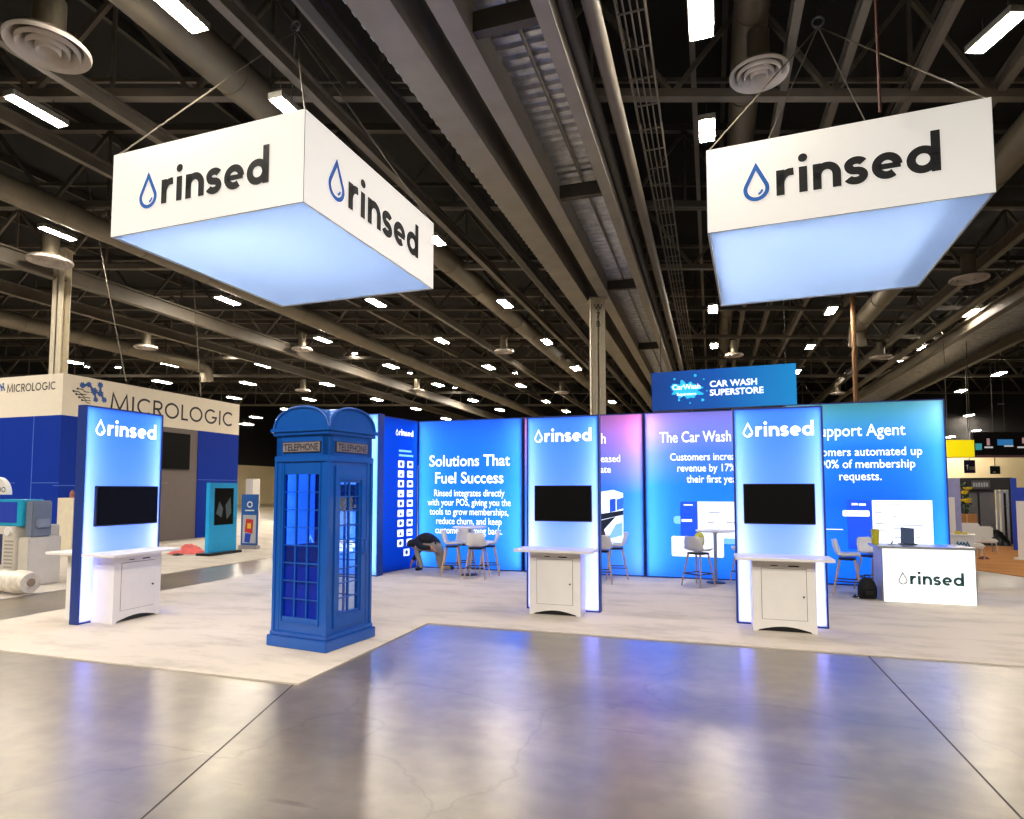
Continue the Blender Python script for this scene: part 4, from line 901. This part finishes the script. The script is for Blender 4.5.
def molecule(parent, cx, cz, s, M=None, y=-.006):
    b1, b2 = MB(), MB()
    def gear(x, z, r):
        pts = []
        for i in range(32):
            a = 2 * math.pi * i / 32; q = r * (1.0 if (i // 2) % 2 else .74); pts.append((cx + s * (x + q * math.cos(a)), cz + s * (z + q * math.sin(a))))
        b1.flat(pts, y)
    for x, z, r in ((-.35, .35, .14), (-.08, .42, .13), (.16, .18, .17), (.42, .48, .14), (.44, .12, .15), (.62, -.12, .13), (.24, -.16, .12)): gear(x, z, r)
    for a, c in (((-.35, .35), (-.08, .42)), ((-.08, .42), (.16, .18)), ((.16, .18), (.24, -.16)), ((.42, .48), (.44, .12)), ((.44, .12), (.62, -.12)), ((.16, .18), (.44, .12))):
        b1.ribbon([(cx + s * a[0], cz + s * a[1]), (cx + s * c[0], cz + s * c[1])], .1 * s, y - .001)
    for k, (x, z, l) in enumerate(((-.55, .18, .5), (-.72, .06, .55), (-.6, -.05, .6), (-.48, -.16, .5), (-.35, -.26, .35))):
        b2.ribbon([(cx + s * x, cz + s * z), (cx + s * (x + l * .4), cz + s * z), (cx + s * (x + l * .6), cz + s * (z - .08)), (cx + s * (x + l), cz + s * (z - .08))], .035 * s, y - .002); b2.disc(cx + s * x, cz + s * z, .045 * s, y - .0025, 10)
    for bb, mm in ((b1, mat('gear_blue', (40, 84, 156), .5)), (b2, BLK)):
        if M: bb.v = [tuple(M @ Vector(p)) for p in bb.v]
        bb.build('gear_emblem', mm, parent)
molecule(fa, .76, 4.16, .66, Mr); molecule(fa, -2.33, 4.33, .26)
bpy.data.objects.remove(ax)
L = Matrix.Translation(PN) @ Matrix.Rotation(-PSI, 4, 'Z')
television(L @ Vector((-.014, 3.42, 2.22)), ROTL, 1.55, 1.15, 'black television high on the taupe wall of the blue booth')
# screen kiosk in cyan
ks = thing('screen_kiosk', 'cyan kiosk with tall dark screen before the blue booth', 'kiosk', W(-11.47, 12.0, Z0), ROTL)
CYAN = mat('cyan_paint', (18, 168, 236), .4)
b = MB(); b.box(0, .92, 0, .12, .06, 1.75); b.build('cabinet', CYAN, ks, bevel=.01); MB().box(-.08, 1.0, -.1, .3, 0, .06).build('base_plate', M_BLACK, ks)
MB().box(.15, .77, -.006, .0, .72, 1.62).build('screen', M_SCREEN, ks)
b = MB(); b.flat([(.2, 1.0), (.38, .9), (.42, 1.12), (.3, 1.3)], -.008); b.flat([(.55, .85), (.7, 1.0), (.66, 1.4), (.5, 1.2)], -.008); b.build('screen_image', glow('faint_image', (60, 70, 74), .4), ks)
# red sheeting heap
def heap(name, label, cat, P, sx, sy, sz, m, seed):
    rnd = random.Random(seed); n, k = 18, 7; b = MB()
    for i in range(k + 1):
        f = i / k
        for j in range(n):
            a = 2 * math.pi * j / n; q = (1 - f) * (1 + .25 * math.sin(3 * a + seed) + rnd.uniform(-.1, .1))
            b.v.append((sx * q * math.cos(a), sy * q * math.sin(a), sz * (1 - (1 - f) ** 2) * (1 + rnd.uniform(-.25, .15)) if i else 0))
    for i in range(k):
        for j in range(n): b.f.append([i * n + j, i * n + (j + 1) % n, (i + 1) * n + (j + 1) % n, (i + 1) * n + j]); b.mi.append(0)
    o = b.build(name, m, smooth=True, loc=P); return tag(o, label, cat)
heap('plastic_sheet', 'crumpled red plastic sheet on the carpet before the cyan kiosk', 'sheet', gp(190, 553.5), .42, .3, .22, mat('red_plastic', (226, 96, 92), .45, var=.2, scale=5), 3)
heap('cardboard_scrap', 'small dark scrap lying next to the red plastic sheet', 'scrap', gp(178, 555.5), .12, .1, .05, M_BLACK, 5)
# beige machine and white post at the blue booth
t = thing('storage_cabinet', 'cream storage cabinet with brown door beside the sideways light tower', 'cabinet', gp(63, 556), -PSI)
b = MB(); b.box(-.25, .25, 0, .5, 0, 1.38); b.build('body', mat('cream_board', (214, 204, 180), .6), t); MB().box(.25, .262, .05, .45, .1, 1.34).build('door', mat('brown_door', (86, 62, 52), .6), t)
MB().lathe([(0, 0), (.05, 0), (.055, .1), (.03, .16), (.0, .2)], 14, (.08, .1, 1.38)).build('ornament', mat('terracotta', (150, 90, 80), .7), t)
t = thing('display_post', 'white display post at the corner of the blue booth beside the cyan kiosk', 'post', W(-15.2, 17.6, Z0), -PSI)
MB().box(-.1, .2, 0, .35, 0, 1.95).build('post_body', M_WHITE, t)
t = thing('banner_stand', 'blue roll-up banner with red and yellow picture beyond the cyan kiosk', 'banner', gp(249, 549), R(-12))
MB().box(-.27, .27, -.08, .08, 0, .1).build('base', M_ALU, t)
fl_ = MB().box(-.25, .25, -.01, .01, .1, 1.45).build('banner_sheet', mat('banner_blue', (16, 84, 160), .6), t)
for pl, mm in (([(-.2, .15), (.2, .15), (.2, .9), (-.2, .9)], mat('banner_pale', (176, 182, 186), .6)), ([(-.14, .45), (.1, .4), (.12, .78), (-.1, .8)], mat('banner_red', (196, 44, 40), .6)), ([(-.06, .54), (.05, .54), (.05, .68), (-.06, .68)], mat('banner_yellow', (232, 186, 40), .6)), ([(-.14, .18), (.02, .16), (.06, .4), (-.12, .42)], mat('banner_royal', (26, 70, 190), .6))):
    fl_q = MB(); fl_q.flat(pl, -.012 - .001 * len(fl_.children)); fl_q.build('picture_patch', mm, fl_)
q = MB(); q.ribbon(arc(0, 1.18, .07, .07, 0, 360, 16), .03, -.012); q.ribbon([(-.14, 1.02), (.14, 1.02)], .03, -.012); q.build('banner_mark', M_WHITE, fl_)
t = thing('merchandise_rack', 'tall dark rack with amber goods beside the telephone booth', 'rack', W(-15.2, 22.2, Z0), -PSI)
b = MB()
for x in (-.5, .5):
    for y in (0, .5): b.box(x - .03, x + .03, y - .03, y + .03, 0, 2.3)
for z in (.15, .6, 1.05, 1.5, 1.95, 2.28): b.box(-.52, .52, -.02, .52, z, z + .04)
b.build('rack_frame', mat('maroon_metal', (60, 32, 34), .6), t)
am = [mat('amber_goods', (190, 140, 70), .6), mat('maroon_goods', (110, 40, 40), .6), mat('pale_goods', (214, 196, 170), .6)]
for r_, z in enumerate((.19, .64, 1.09, 1.54)):
    for c_ in range(4): MB().box(-.46 + c_ * .24, -.28 + c_ * .24, .03, .4, z, z + .18 + .05 * ((r_ + c_) % 3)).build('goods_box', am[(r_ * 3 + c_) % 3], t)
t = thing('brush_machine', 'dark car wash brush machine with blue drum next to the telephone booth', 'machine', W(-12.9, 17.7, Z0), -PSI)
b = MB(); b.box(-.12, .12, -.2, .2, 0, .1); b.box(-.07, .07, -.1, .1, .1, 1.9); b.build('mast', M_BLACK, t)
MB().tube([(-.2, 0, 1.75), (.8, 0, 1.75)], .3, 18).build('brush_drum', mat('blue_brush', (28, 66, 110), .9, var=.4, scale=30), t, smooth=True)
MB().lathe([(0, 1.4), (.2, 1.42), (.24, 1.7), (.2, 2.3), (0, 2.35)], 16, (-.3, 0, 0)).build('hood', M_BLACK, t, smooth=True)
t = thing('wall_column', 'grey post with flared head far behind the brush machine', 'post', W(-19, 34, 0), -PSI); MB().lathe([(.3, 0), (.3, 3.4), (.65, 3.8), (.65, 4.0), (0, 4.0)], 18).build('shaft', mat('grey_post', (170, 162, 150), .7), t, smooth=True)
# ---- payment machine at the picture's left
t = thing('payment_kiosk', 'white payment machine with cyan screen and round white topper at the aisle edge', 'kiosk', W(-10.62, 7.25, Z0), -PSI)
b = MB(); b.box(-1.1, -.28, 0, .75, 0, .98); b.box(-.28, -.03, .06, .6, .0, .80); b.build('cabinet', mat('machine_white', (206, 200, 190), .5, var=.04, scale=6), t, bevel=.015)
sc = MB().box(-.95, -.2, .05, .4, .98, 1.42).build('screen_head', mat('cyan_frame', (30, 160, 200), .4), t, bevel=.01); MB().box(-.95, -.32, .04, .05, 1.04, 1.38).build('screen', glow('screen_blue', (14, 40, 130), .6), sc)
MB().box(-.2, -.02, .1, .42, .80, 1.40).build('side_box', mat('machine_grey', (112, 122, 140), .5), t, bevel=.02); MB().box(-.02, .04, .15, .35, .95, 1.1).build('side_knob', mat('machine_grey2', (132, 142, 160), .5), t, bevel=.015)
b = MB(); b.prism(arc(-.98, 1.50, .30, .30, 0, 180, 18), .12, .2); tp = b.build('round_topper', M_WHITE, t)
text('OO', .13, -.82, 1.54, tp, BLK, y=.115, name='lettering', bold=.01); text('CLEAN'[0:0] or 'OC', .001, -.7, 1.5, tp, BLK, y=.116, name='lettering') if False else None
b = MB(); b.tube([(-.4, .0, .9), (-.4, -.04, .9)], .07, 14); b.build('coin_cup', M_WHITE, t)
b = MB(); b.box(-1.0, -.55, -.006, 0, .35, .85); b.build('dark_front', mat('machine_dark', (40, 50, 96), .5), t)
b = MB()
for i in range(8): b.box(-.5, -.3, -.004, 0, .3 + i * .06, .33 + i * .06)
b.build('vent_slats', mat('machine_vent', (160, 152, 142), .6), t)
t = thing('carpet_roll', 'plastic wrapped pale roll lying along the aisle in front of the payment machine', 'roll', W(-9.90, 6.75, Z0 + .006), -PSI)
b = MB(); n = 20
pr = []
for i in range(15):
    x = -1.6 + 1.75 * i / 14; pr.append(((x, 0, .19 + .008 * math.sin(i * 2.1)), .165 + .012 * math.sin(i * 1.7)))
b.tube([p for p, r in pr], [r for p, r in pr], n); b.build('wrapped_body', mat('plastic_wrap', (222, 214, 200), .35, var=.18, scale=12, bump=.6), t, smooth=True)
b = MB(); b.tube([(.15, 0, .19), (.165, 0, .19)], .06, 14); b.build('roll_core', mat('card_core', (150, 130, 110), .8), t)
t = thing('low_crate', 'low white crate with grey lid on the cream carpet behind the wrapped roll', 'crate', W(-10.25, 8.2, Z0), -PSI)
MB().box(-.45, .35, 0, .6, 0, .26).build('crate_body', M_WHITE, t, bevel=.01); MB().box(-.5, .4, -.03, .63, .26, .30).build('lid', mat('lid_grey', (170, 166, 160), .5), t)
# ---- suspension cables of the blue booth
for i, (a_, b2) in enumerate((((126, 381), (60, 170)), ((201, 396), (158, 258)))):
    z = hb_ + Z0; A = at(a_[0], a_[1], z); B = at(b2[0], b2[1], 10.9); 
    B = Vector((A.x - 1.6, A.y + .3, 10.9)) if i == 0 else Vector((A.x - .6, A.y, 10.9))
    tag(MB().tube([A, B], .018, 6).build('suspension_cable', M_STEEL), ('steel suspension cable rising from the fascia nearer the steel column' if i == 0 else 'steel suspension cable rising from the far part of the fascia'), 'cable')
tag(MB().tube([at(880, 112, 6.7), at(880, 112, 6.7) + Vector((0, 0, 4.4))], .022, 6).build('hoist_cable', mat('rust_red', (70, 34, 28), .7)), 'reddish hoist cable rising behind the top of the reception hanging sign', 'cable')
pp = at(856, 400, 5.0); tag(MB().tube([Vector((pp.x, pp.y, 0)), Vector((pp.x, pp.y, 10.9))], .09, 8).build('drop_pole', mat('rust_pole', (120, 84, 50), .7)), 'brown vertical pole rising behind the support agent panel', 'pole')

# ================================================================== FAR STANDS (right)
YB = mat('yellow_fabric2', (250, 230, 20), .7, var=.0)
def gpY(px, py, z, Y):
    x = (px - CX) / F; y = (CY - py) / F; c, s = math.cos(TH), math.sin(TH); d = Vector((x, c - s * y, s + c * y)); return Vector((0, 0, EYE)) + d * (Y / d.y)
def span(px0, px1, py0, py1, Y):
    A = gpY(px0, py1, 0, Y); B = gpY(px1, py0, 0, Y); return A.x, B.x, A.z, B.z
x0, x1, z0, z1 = span(947, 974, 440, 457, 26)
t = thing('hanging_banner', 'plain yellow hanging banner beyond the end of the green topped panel', 'hanging sign', (x0, 26, z0), 0)
MB().box(0, x1 - x0, 0, .12, 0, z1 - z0).build('banner_body', glow('yellow_lit', (250, 228, 10), .55), t); b = MB(); b.tube([(.1, .06, z1 - z0), (.1, .06, 7.9 - z0)], .015, 6); b.tube([(x1 - x0 - .1, .06, z1 - z0), (x1 - x0 - .1, .06, 7.9 - z0)], .015, 6); b.build('cable', M_STEEL_D, t)
x0, x1, z0, z1 = span(974, 1060, 432, 455, 30)
t = thing('hanging_banner', 'long black hanging fascia with small coloured marks above the far stands', 'hanging sign', (x0, 30, z0), 0)
w = x1 - x0; h = z1 - z0; bd = MB().box(0, w, 0, .15, 0, h).build('banner_body', mat('black_banner', (18, 17, 20), .7), t)
k = w / 86
for nm, mm, a_, b2, c_, d_ in (('teal_mark', glow('teal', (70, 170, 180), .5), 1.5, 8, .22, .5), ('red_mark', glow('dusty', (190, 150, 150), .5), 13, 16, .42, .72), ('white_mark', glow('offw', (220, 220, 220), .5), 10.5, 19, .30, .37), ('blue_mark', glow('bluem', (50, 120, 180), .6), 23.5, 39, .42, .68), ('white_mark', MATS['offw'], 30, 39, .36, .42), ('red_mark', MATS['dusty'], 48, 52, .5, .75), ('white_mark', MATS['offw'], 43, 53, .30, .37)):
    MB().flat([(a_ * k, c_ * h), (b2 * k, c_ * h), (b2 * k, d_ * h), (a_ * k, d_ * h)], -.01).build(nm, mm, bd)
MB().box(0, w, -.02, -.005, -.12, 0).build('edge_band', mat('multi_band', (150, 110, 130), .6), bd)
b = MB(); b.tube([(1.6, .07, h), (1.6, .07, 8.0)], .02, 6); b.tube([(w - 1, .07, h), (w - 1, .07, 8.0)], .02, 6); b.build('cable', M_STEEL_D, t)
def poster(px0, px1, py0, py1, Y, label, m, extra=None):
    x0, x1, z0, z1 = span(px0, px1, py0, py1, Y); t = thing('hanging_poster', label, 'poster', (x0, Y, z0), 0)
    bd = MB().box(0, x1 - x0, 0, .06, 0, z1 - z0).build('poster_sheet', m, t); b = MB(); b.tube([((x1 - x0) / 2, .03, z1 - z0), ((x1 - x0) / 2, .03, 10.9 - z0)], .02, 6); b.build('cable', M_STEEL_D, t)
    if extra: extra(bd, x1 - x0, z1 - z0)
    return t
poster(965, 975, 460, 473, 36, 'navy poster with pale lettering on the beige wall', mat('navy_poster', (40, 40, 96), .6), lambda p, w, h: text('Tmo', h * .55, w / 2, h * .24, p, M_WHITE, y=-.02, bold=.02, sx=.62))
poster(991, 1000, 466, 474, 36, 'small dark green poster on the beige wall', mat('green_poster', (26, 46, 50), .6), lambda p, w, h: MB().flat([(w * .2, h * .2), (w * .5, h * .2), (w * .5, h * .3), (w * .2, h * .3)], -.02).build('pale_line', M_WHITE, p))
# black gantry stand; the far stands face the aisle, turned towards the hall's middle
FR = -R(36)
def fspan(px0, px1, py0, py1, Y):
    x0, x1, z0, z1 = span(px0, px1, py0, py1, Y); return Vector((x0, Y, 0)), (x1 - x0) * .80, z0, z1
P, w, z0, z1 = fspan(960, 1011, 478, 545, 19)
t = thing('exhibition_stand', 'black framed car wash stand with pale grey panels in the far background', 'booth', P, FR)
bl = mat('stand_black', (24, 23, 26), .5); H_ = z1; pg = mat('stand_grey', (138, 136, 142), .45)
b = MB(); b.box(0, w, 0, .4, H_ - .36, H_); b.box(0, .10, 0, .4, 0, H_ - .36); b.box(w - .10, w, 0, .4, 0, H_ - .36); b.box(w * .36, w * .40, 0, .4, 0, H_ - .36); b.box(w * .79, w - .10, 0, .3, H_ * .52, H_ * .56); b.box(w * .79, w - .10, 0, .3, H_ * .15, H_ * .18); b.build('stand_frame', bl, t)
MB().box(.10, w * .36, .3, .38, 0, H_ - .36).build('grey_panel', pg, t); MB().box(w * .40, w * .68, .25, .38, 0, H_ - .36).build('grey_panel', pg, t)
b = MB()
for x in (w * .70, w * .78, w - .17): b.box(x, x + .06, -.02, .06, 0, H_ - .36)
b.box(w * .70, w - .11, -.02, .06, H_ - .46, H_ - .40); b.build('silver_upright', M_ALU, t)
MB().box(w * .82, w * .95, .3, .38, 0, H_ - .4).build('dark_back', bl, t)
sg_ = MB().box(w * .26, w * .60, -.03, 0, H_ - .33, H_ - .08).build('sign_board', mat('grey_sign', (84, 80, 84), .6), t)
b = MB()
for i in range(6): b.flat([(w * .29 + i * w * .048, H_ - .27), (w * .325 + i * w * .048, H_ - .27), (w * .325 + i * w * .048, H_ - .14 - .02 * (i % 2)), (w * .29 + i * w * .048, H_ - .14)], -.035)
b.build('blurred_mark', M_ALU, sg_)
# plant with yellow flowers
Pp = gpY(966, 530, 0, 17.6); t = thing('potted_plant', 'green plant with yellow flowers before the grey stand panels', 'plant', (Pp.x, Pp.y, 0), 0)
rnd = random.Random(4); MB().lathe([(0, 0), (.15, 0), (.2, .45), (.17, .45), (0, .42)], 18).build('pot', mat('white_pot', (230, 230, 228), .5), t, smooth=True)
b = MB()
for i in range(150):
    z = rnd.uniform(.45, 1.75); a = rnd.uniform(0, 6.28); r = rnd.uniform(.02, .17); c = Vector((r * math.cos(a), r * math.sin(a), z)); d = Vector((rnd.uniform(-1, 1), rnd.uniform(-1, 1), rnd.uniform(-.3, 1))).normalized() * .13; q = d.cross(Vector((0, 0, 1))).normalized() * .045
    b.add([c, c + d * .5 + q, c + d, c + d * .5 - q], [(0, 1, 2, 3)])
b.tube([(0, 0, .42), (.02, 0, 1.0), (-.02, 0, 1.7)], .02, 6); b.build('foliage', mat('leaf_green', (40, 84, 50), .6, var=.3), t)
for i in range(7):
    z = rnd.uniform(1.25, 1.7); a = -1.57 + rnd.uniform(-1.2, 1.2); MB().lathe([(0, -.04), (.06, -.03), (.09, .02), (0, .03)], 10, (.18 * math.cos(a), .18 * math.sin(a), z)).build('flower_head', mat('flower_yellow', (236, 206, 40), .7), t)
# counter, chairs, box
P, bw, z0, z1 = fspan(952, 974, 534, 570, 13.0); t = thing('display_counter', 'white display counter with a blue scribbled mark behind the reception desk', 'counter', P, FR)
MB().box(0, bw, 0, .35, 0, z1 - .03).build('body', mat('counter_white', (216, 214, 216), .5), t); MB().box(-.02, bw + .02, -.02, .37, z1 - .03, z1).build('top', M_WHITE, t)
b = MB(); b.ribbon([(bw * .25 + i * bw * .05, z1 - .20 + .05 * math.sin(i * 2.2)) for i in range(12)], .03, -.008); b.build('scribble_mark', mat('mark_blue', (40, 100, 140), .6), t)
LC = Matrix.Translation(P) @ Matrix.Rotation(FR, 4, 'Z')
for i, (dx, lab) in enumerate(((.06, 'larger'), (.2, 'smaller'))):
    tag(MB().box(0, .12 - .03 * i, 0, .1, 0, .05 - .012 * i).build('sponge', mat('yellow_sponge', (226, 206, 40), .8), loc=LC @ Vector((dx, .1, z1 + .0005)), rotz=FR, bevel=.008), f'{lab} yellow sponge lying on the white display counter', 'sponge')
P, bw, z0, z1 = fspan(957, 977, 514, 530, 17.2); t = thing('cardboard_box', 'brown cardboard box stacked behind the white display counter', 'box', P, FR)
MB().box(0, bw, 0, .35, 0, z1).build('carton', mat('cardboard', (168, 116, 66), .8), t); MB().box(bw * .48, bw * .55, -.004, .0, .1, z1).build('tape', mat('tape', (190, 150, 100), .5), t)
def chair(px, Y, label, zt):
    P = gpY(px, 540, 0, Y); t = thing('lounge_chair', label, 'chair', (P.x, Y, 0), FR + R(15), 'white lounge chairs')
    m = M_SHELL; MB().box(-.2, .2, -.2, .2, .26, .36).build('seat', m, t, bevel=.03); MB().box(-.2, .2, .12, .2, .36, zt).build('backrest', m, t, bevel=.03)
    for sx in (-1, 1):
        for sy in (-1, 1): MB().tube([(sx * .16, sy * .15, .27), (sx * .18, sy * .17, 0)], .014, 8).build('leg', M_ALU, t)
chair(972, 14.4, 'white lounge chair right behind the scribble marked counter', .82); chair(986, 15.8, 'white lounge chair standing clear beside the wood floor', .66)
A_ = [uv(at(px, py, 0)) for px, py in ((966, 544), (1050, 546), (1050, 581), (968, 569))]
tag(carpet('wood_floor_patch', A_, 'x', (214, 152, 96)), 'orange toned wood floor patch beyond the reception desk', 'floor covering')
heap('cable_coil', 'small dark red coil lying on the wood floor patch', 'cable', Vector((*gp(983, 559).xy, Z0)), .13, .09, .06, mat('dark_red', (110, 40, 40), .6), 9)
heap('equipment_bag', 'black equipment bag on the floor before the grey stand', 'bag', Vector((gpY(996, 540, 0, 17.8).x, 17.8, 0)), .36, .25, .42, M_BLACK, 11)
# blue gantry and white plinth at the picture's edge
P, w, z0, z1 = fspan(1012, 1050, 478, 510, 16.4); t = thing('wash_gantry', 'blue stepped gantry frame at the edge of the far stands', 'machine', P, FR)
bl2 = mat('gantry_blue', (14, 62, 190), .45); b = MB(); b.box(0, .12, 0, .1, 0, z1); b.box(.12, .3, 0, .1, z1 - .5, z1 - .25); b.box(.12, 1, 0, .1, z1 - .72, z1 - .5); b.build('gantry_frame', bl2, t)
MB().box(.14, 1, .11, .16, 0, z1 - .75).build('dark_back', bl, t)
P, w, z0, z1 = fspan(1019, 1050, 501, 560, 14.2); t = thing('display_plinth', 'white upright plinth in front of the blue gantry', 'plinth', P, FR)
MB().box(0, .6, 0, .1, .05, z1).build('plinth_body', M_WHITE, t); MB().box(-.08, .68, -.06, .14, 0, .05).build('foot', M_WHITE, t)
P, w, z0, z1 = fspan(947, 960, 478, 534, 14.4); t = thing('partition_screen', 'pale lavender partition screen behind the end of the green topped panel', 'partition screen', P, FR)
MB().box(-.1, w, 0, .06, 0, z1).build('screen_board', mat('lavender_board', (150, 150, 196), .6), t); MB().box(-.05, w * .6, -.03, -.002, .3, 1.42).build('white_poster', M_WHITE, t)

# ================================================================== world and view
w_ = bpy.data.worlds.new('world'); S.world = w_; w_.use_nodes = True
w_.node_tree.nodes['Background'].inputs['Color'].default_value = (.9, .85, .8, 1); w_.node_tree.nodes['Background'].inputs['Strength'].default_value = .05
S.view_settings.view_transform = 'Standard'; S.view_settings.look = 'None'; S.view_settings.gamma = 1; S.view_settings.use_curve_mapping = False
S.view_settings.exposure = .15
try:
    S.cycles.use_denoising = True; S.cycles.denoiser = 'OPENIMAGEDENOISE'; S.cycles.sample_clamp_indirect = 8; S.cycles.use_light_tree = True
    S.cycles.max_bounces = 8; S.cycles.diffuse_bounces = 4; S.cycles.glossy_bounces = 4; S.cycles.transparent_max_bounces = 16; S.cycles.caustics_reflective = False; S.cycles.caustics_refractive = False
except Exception: pass
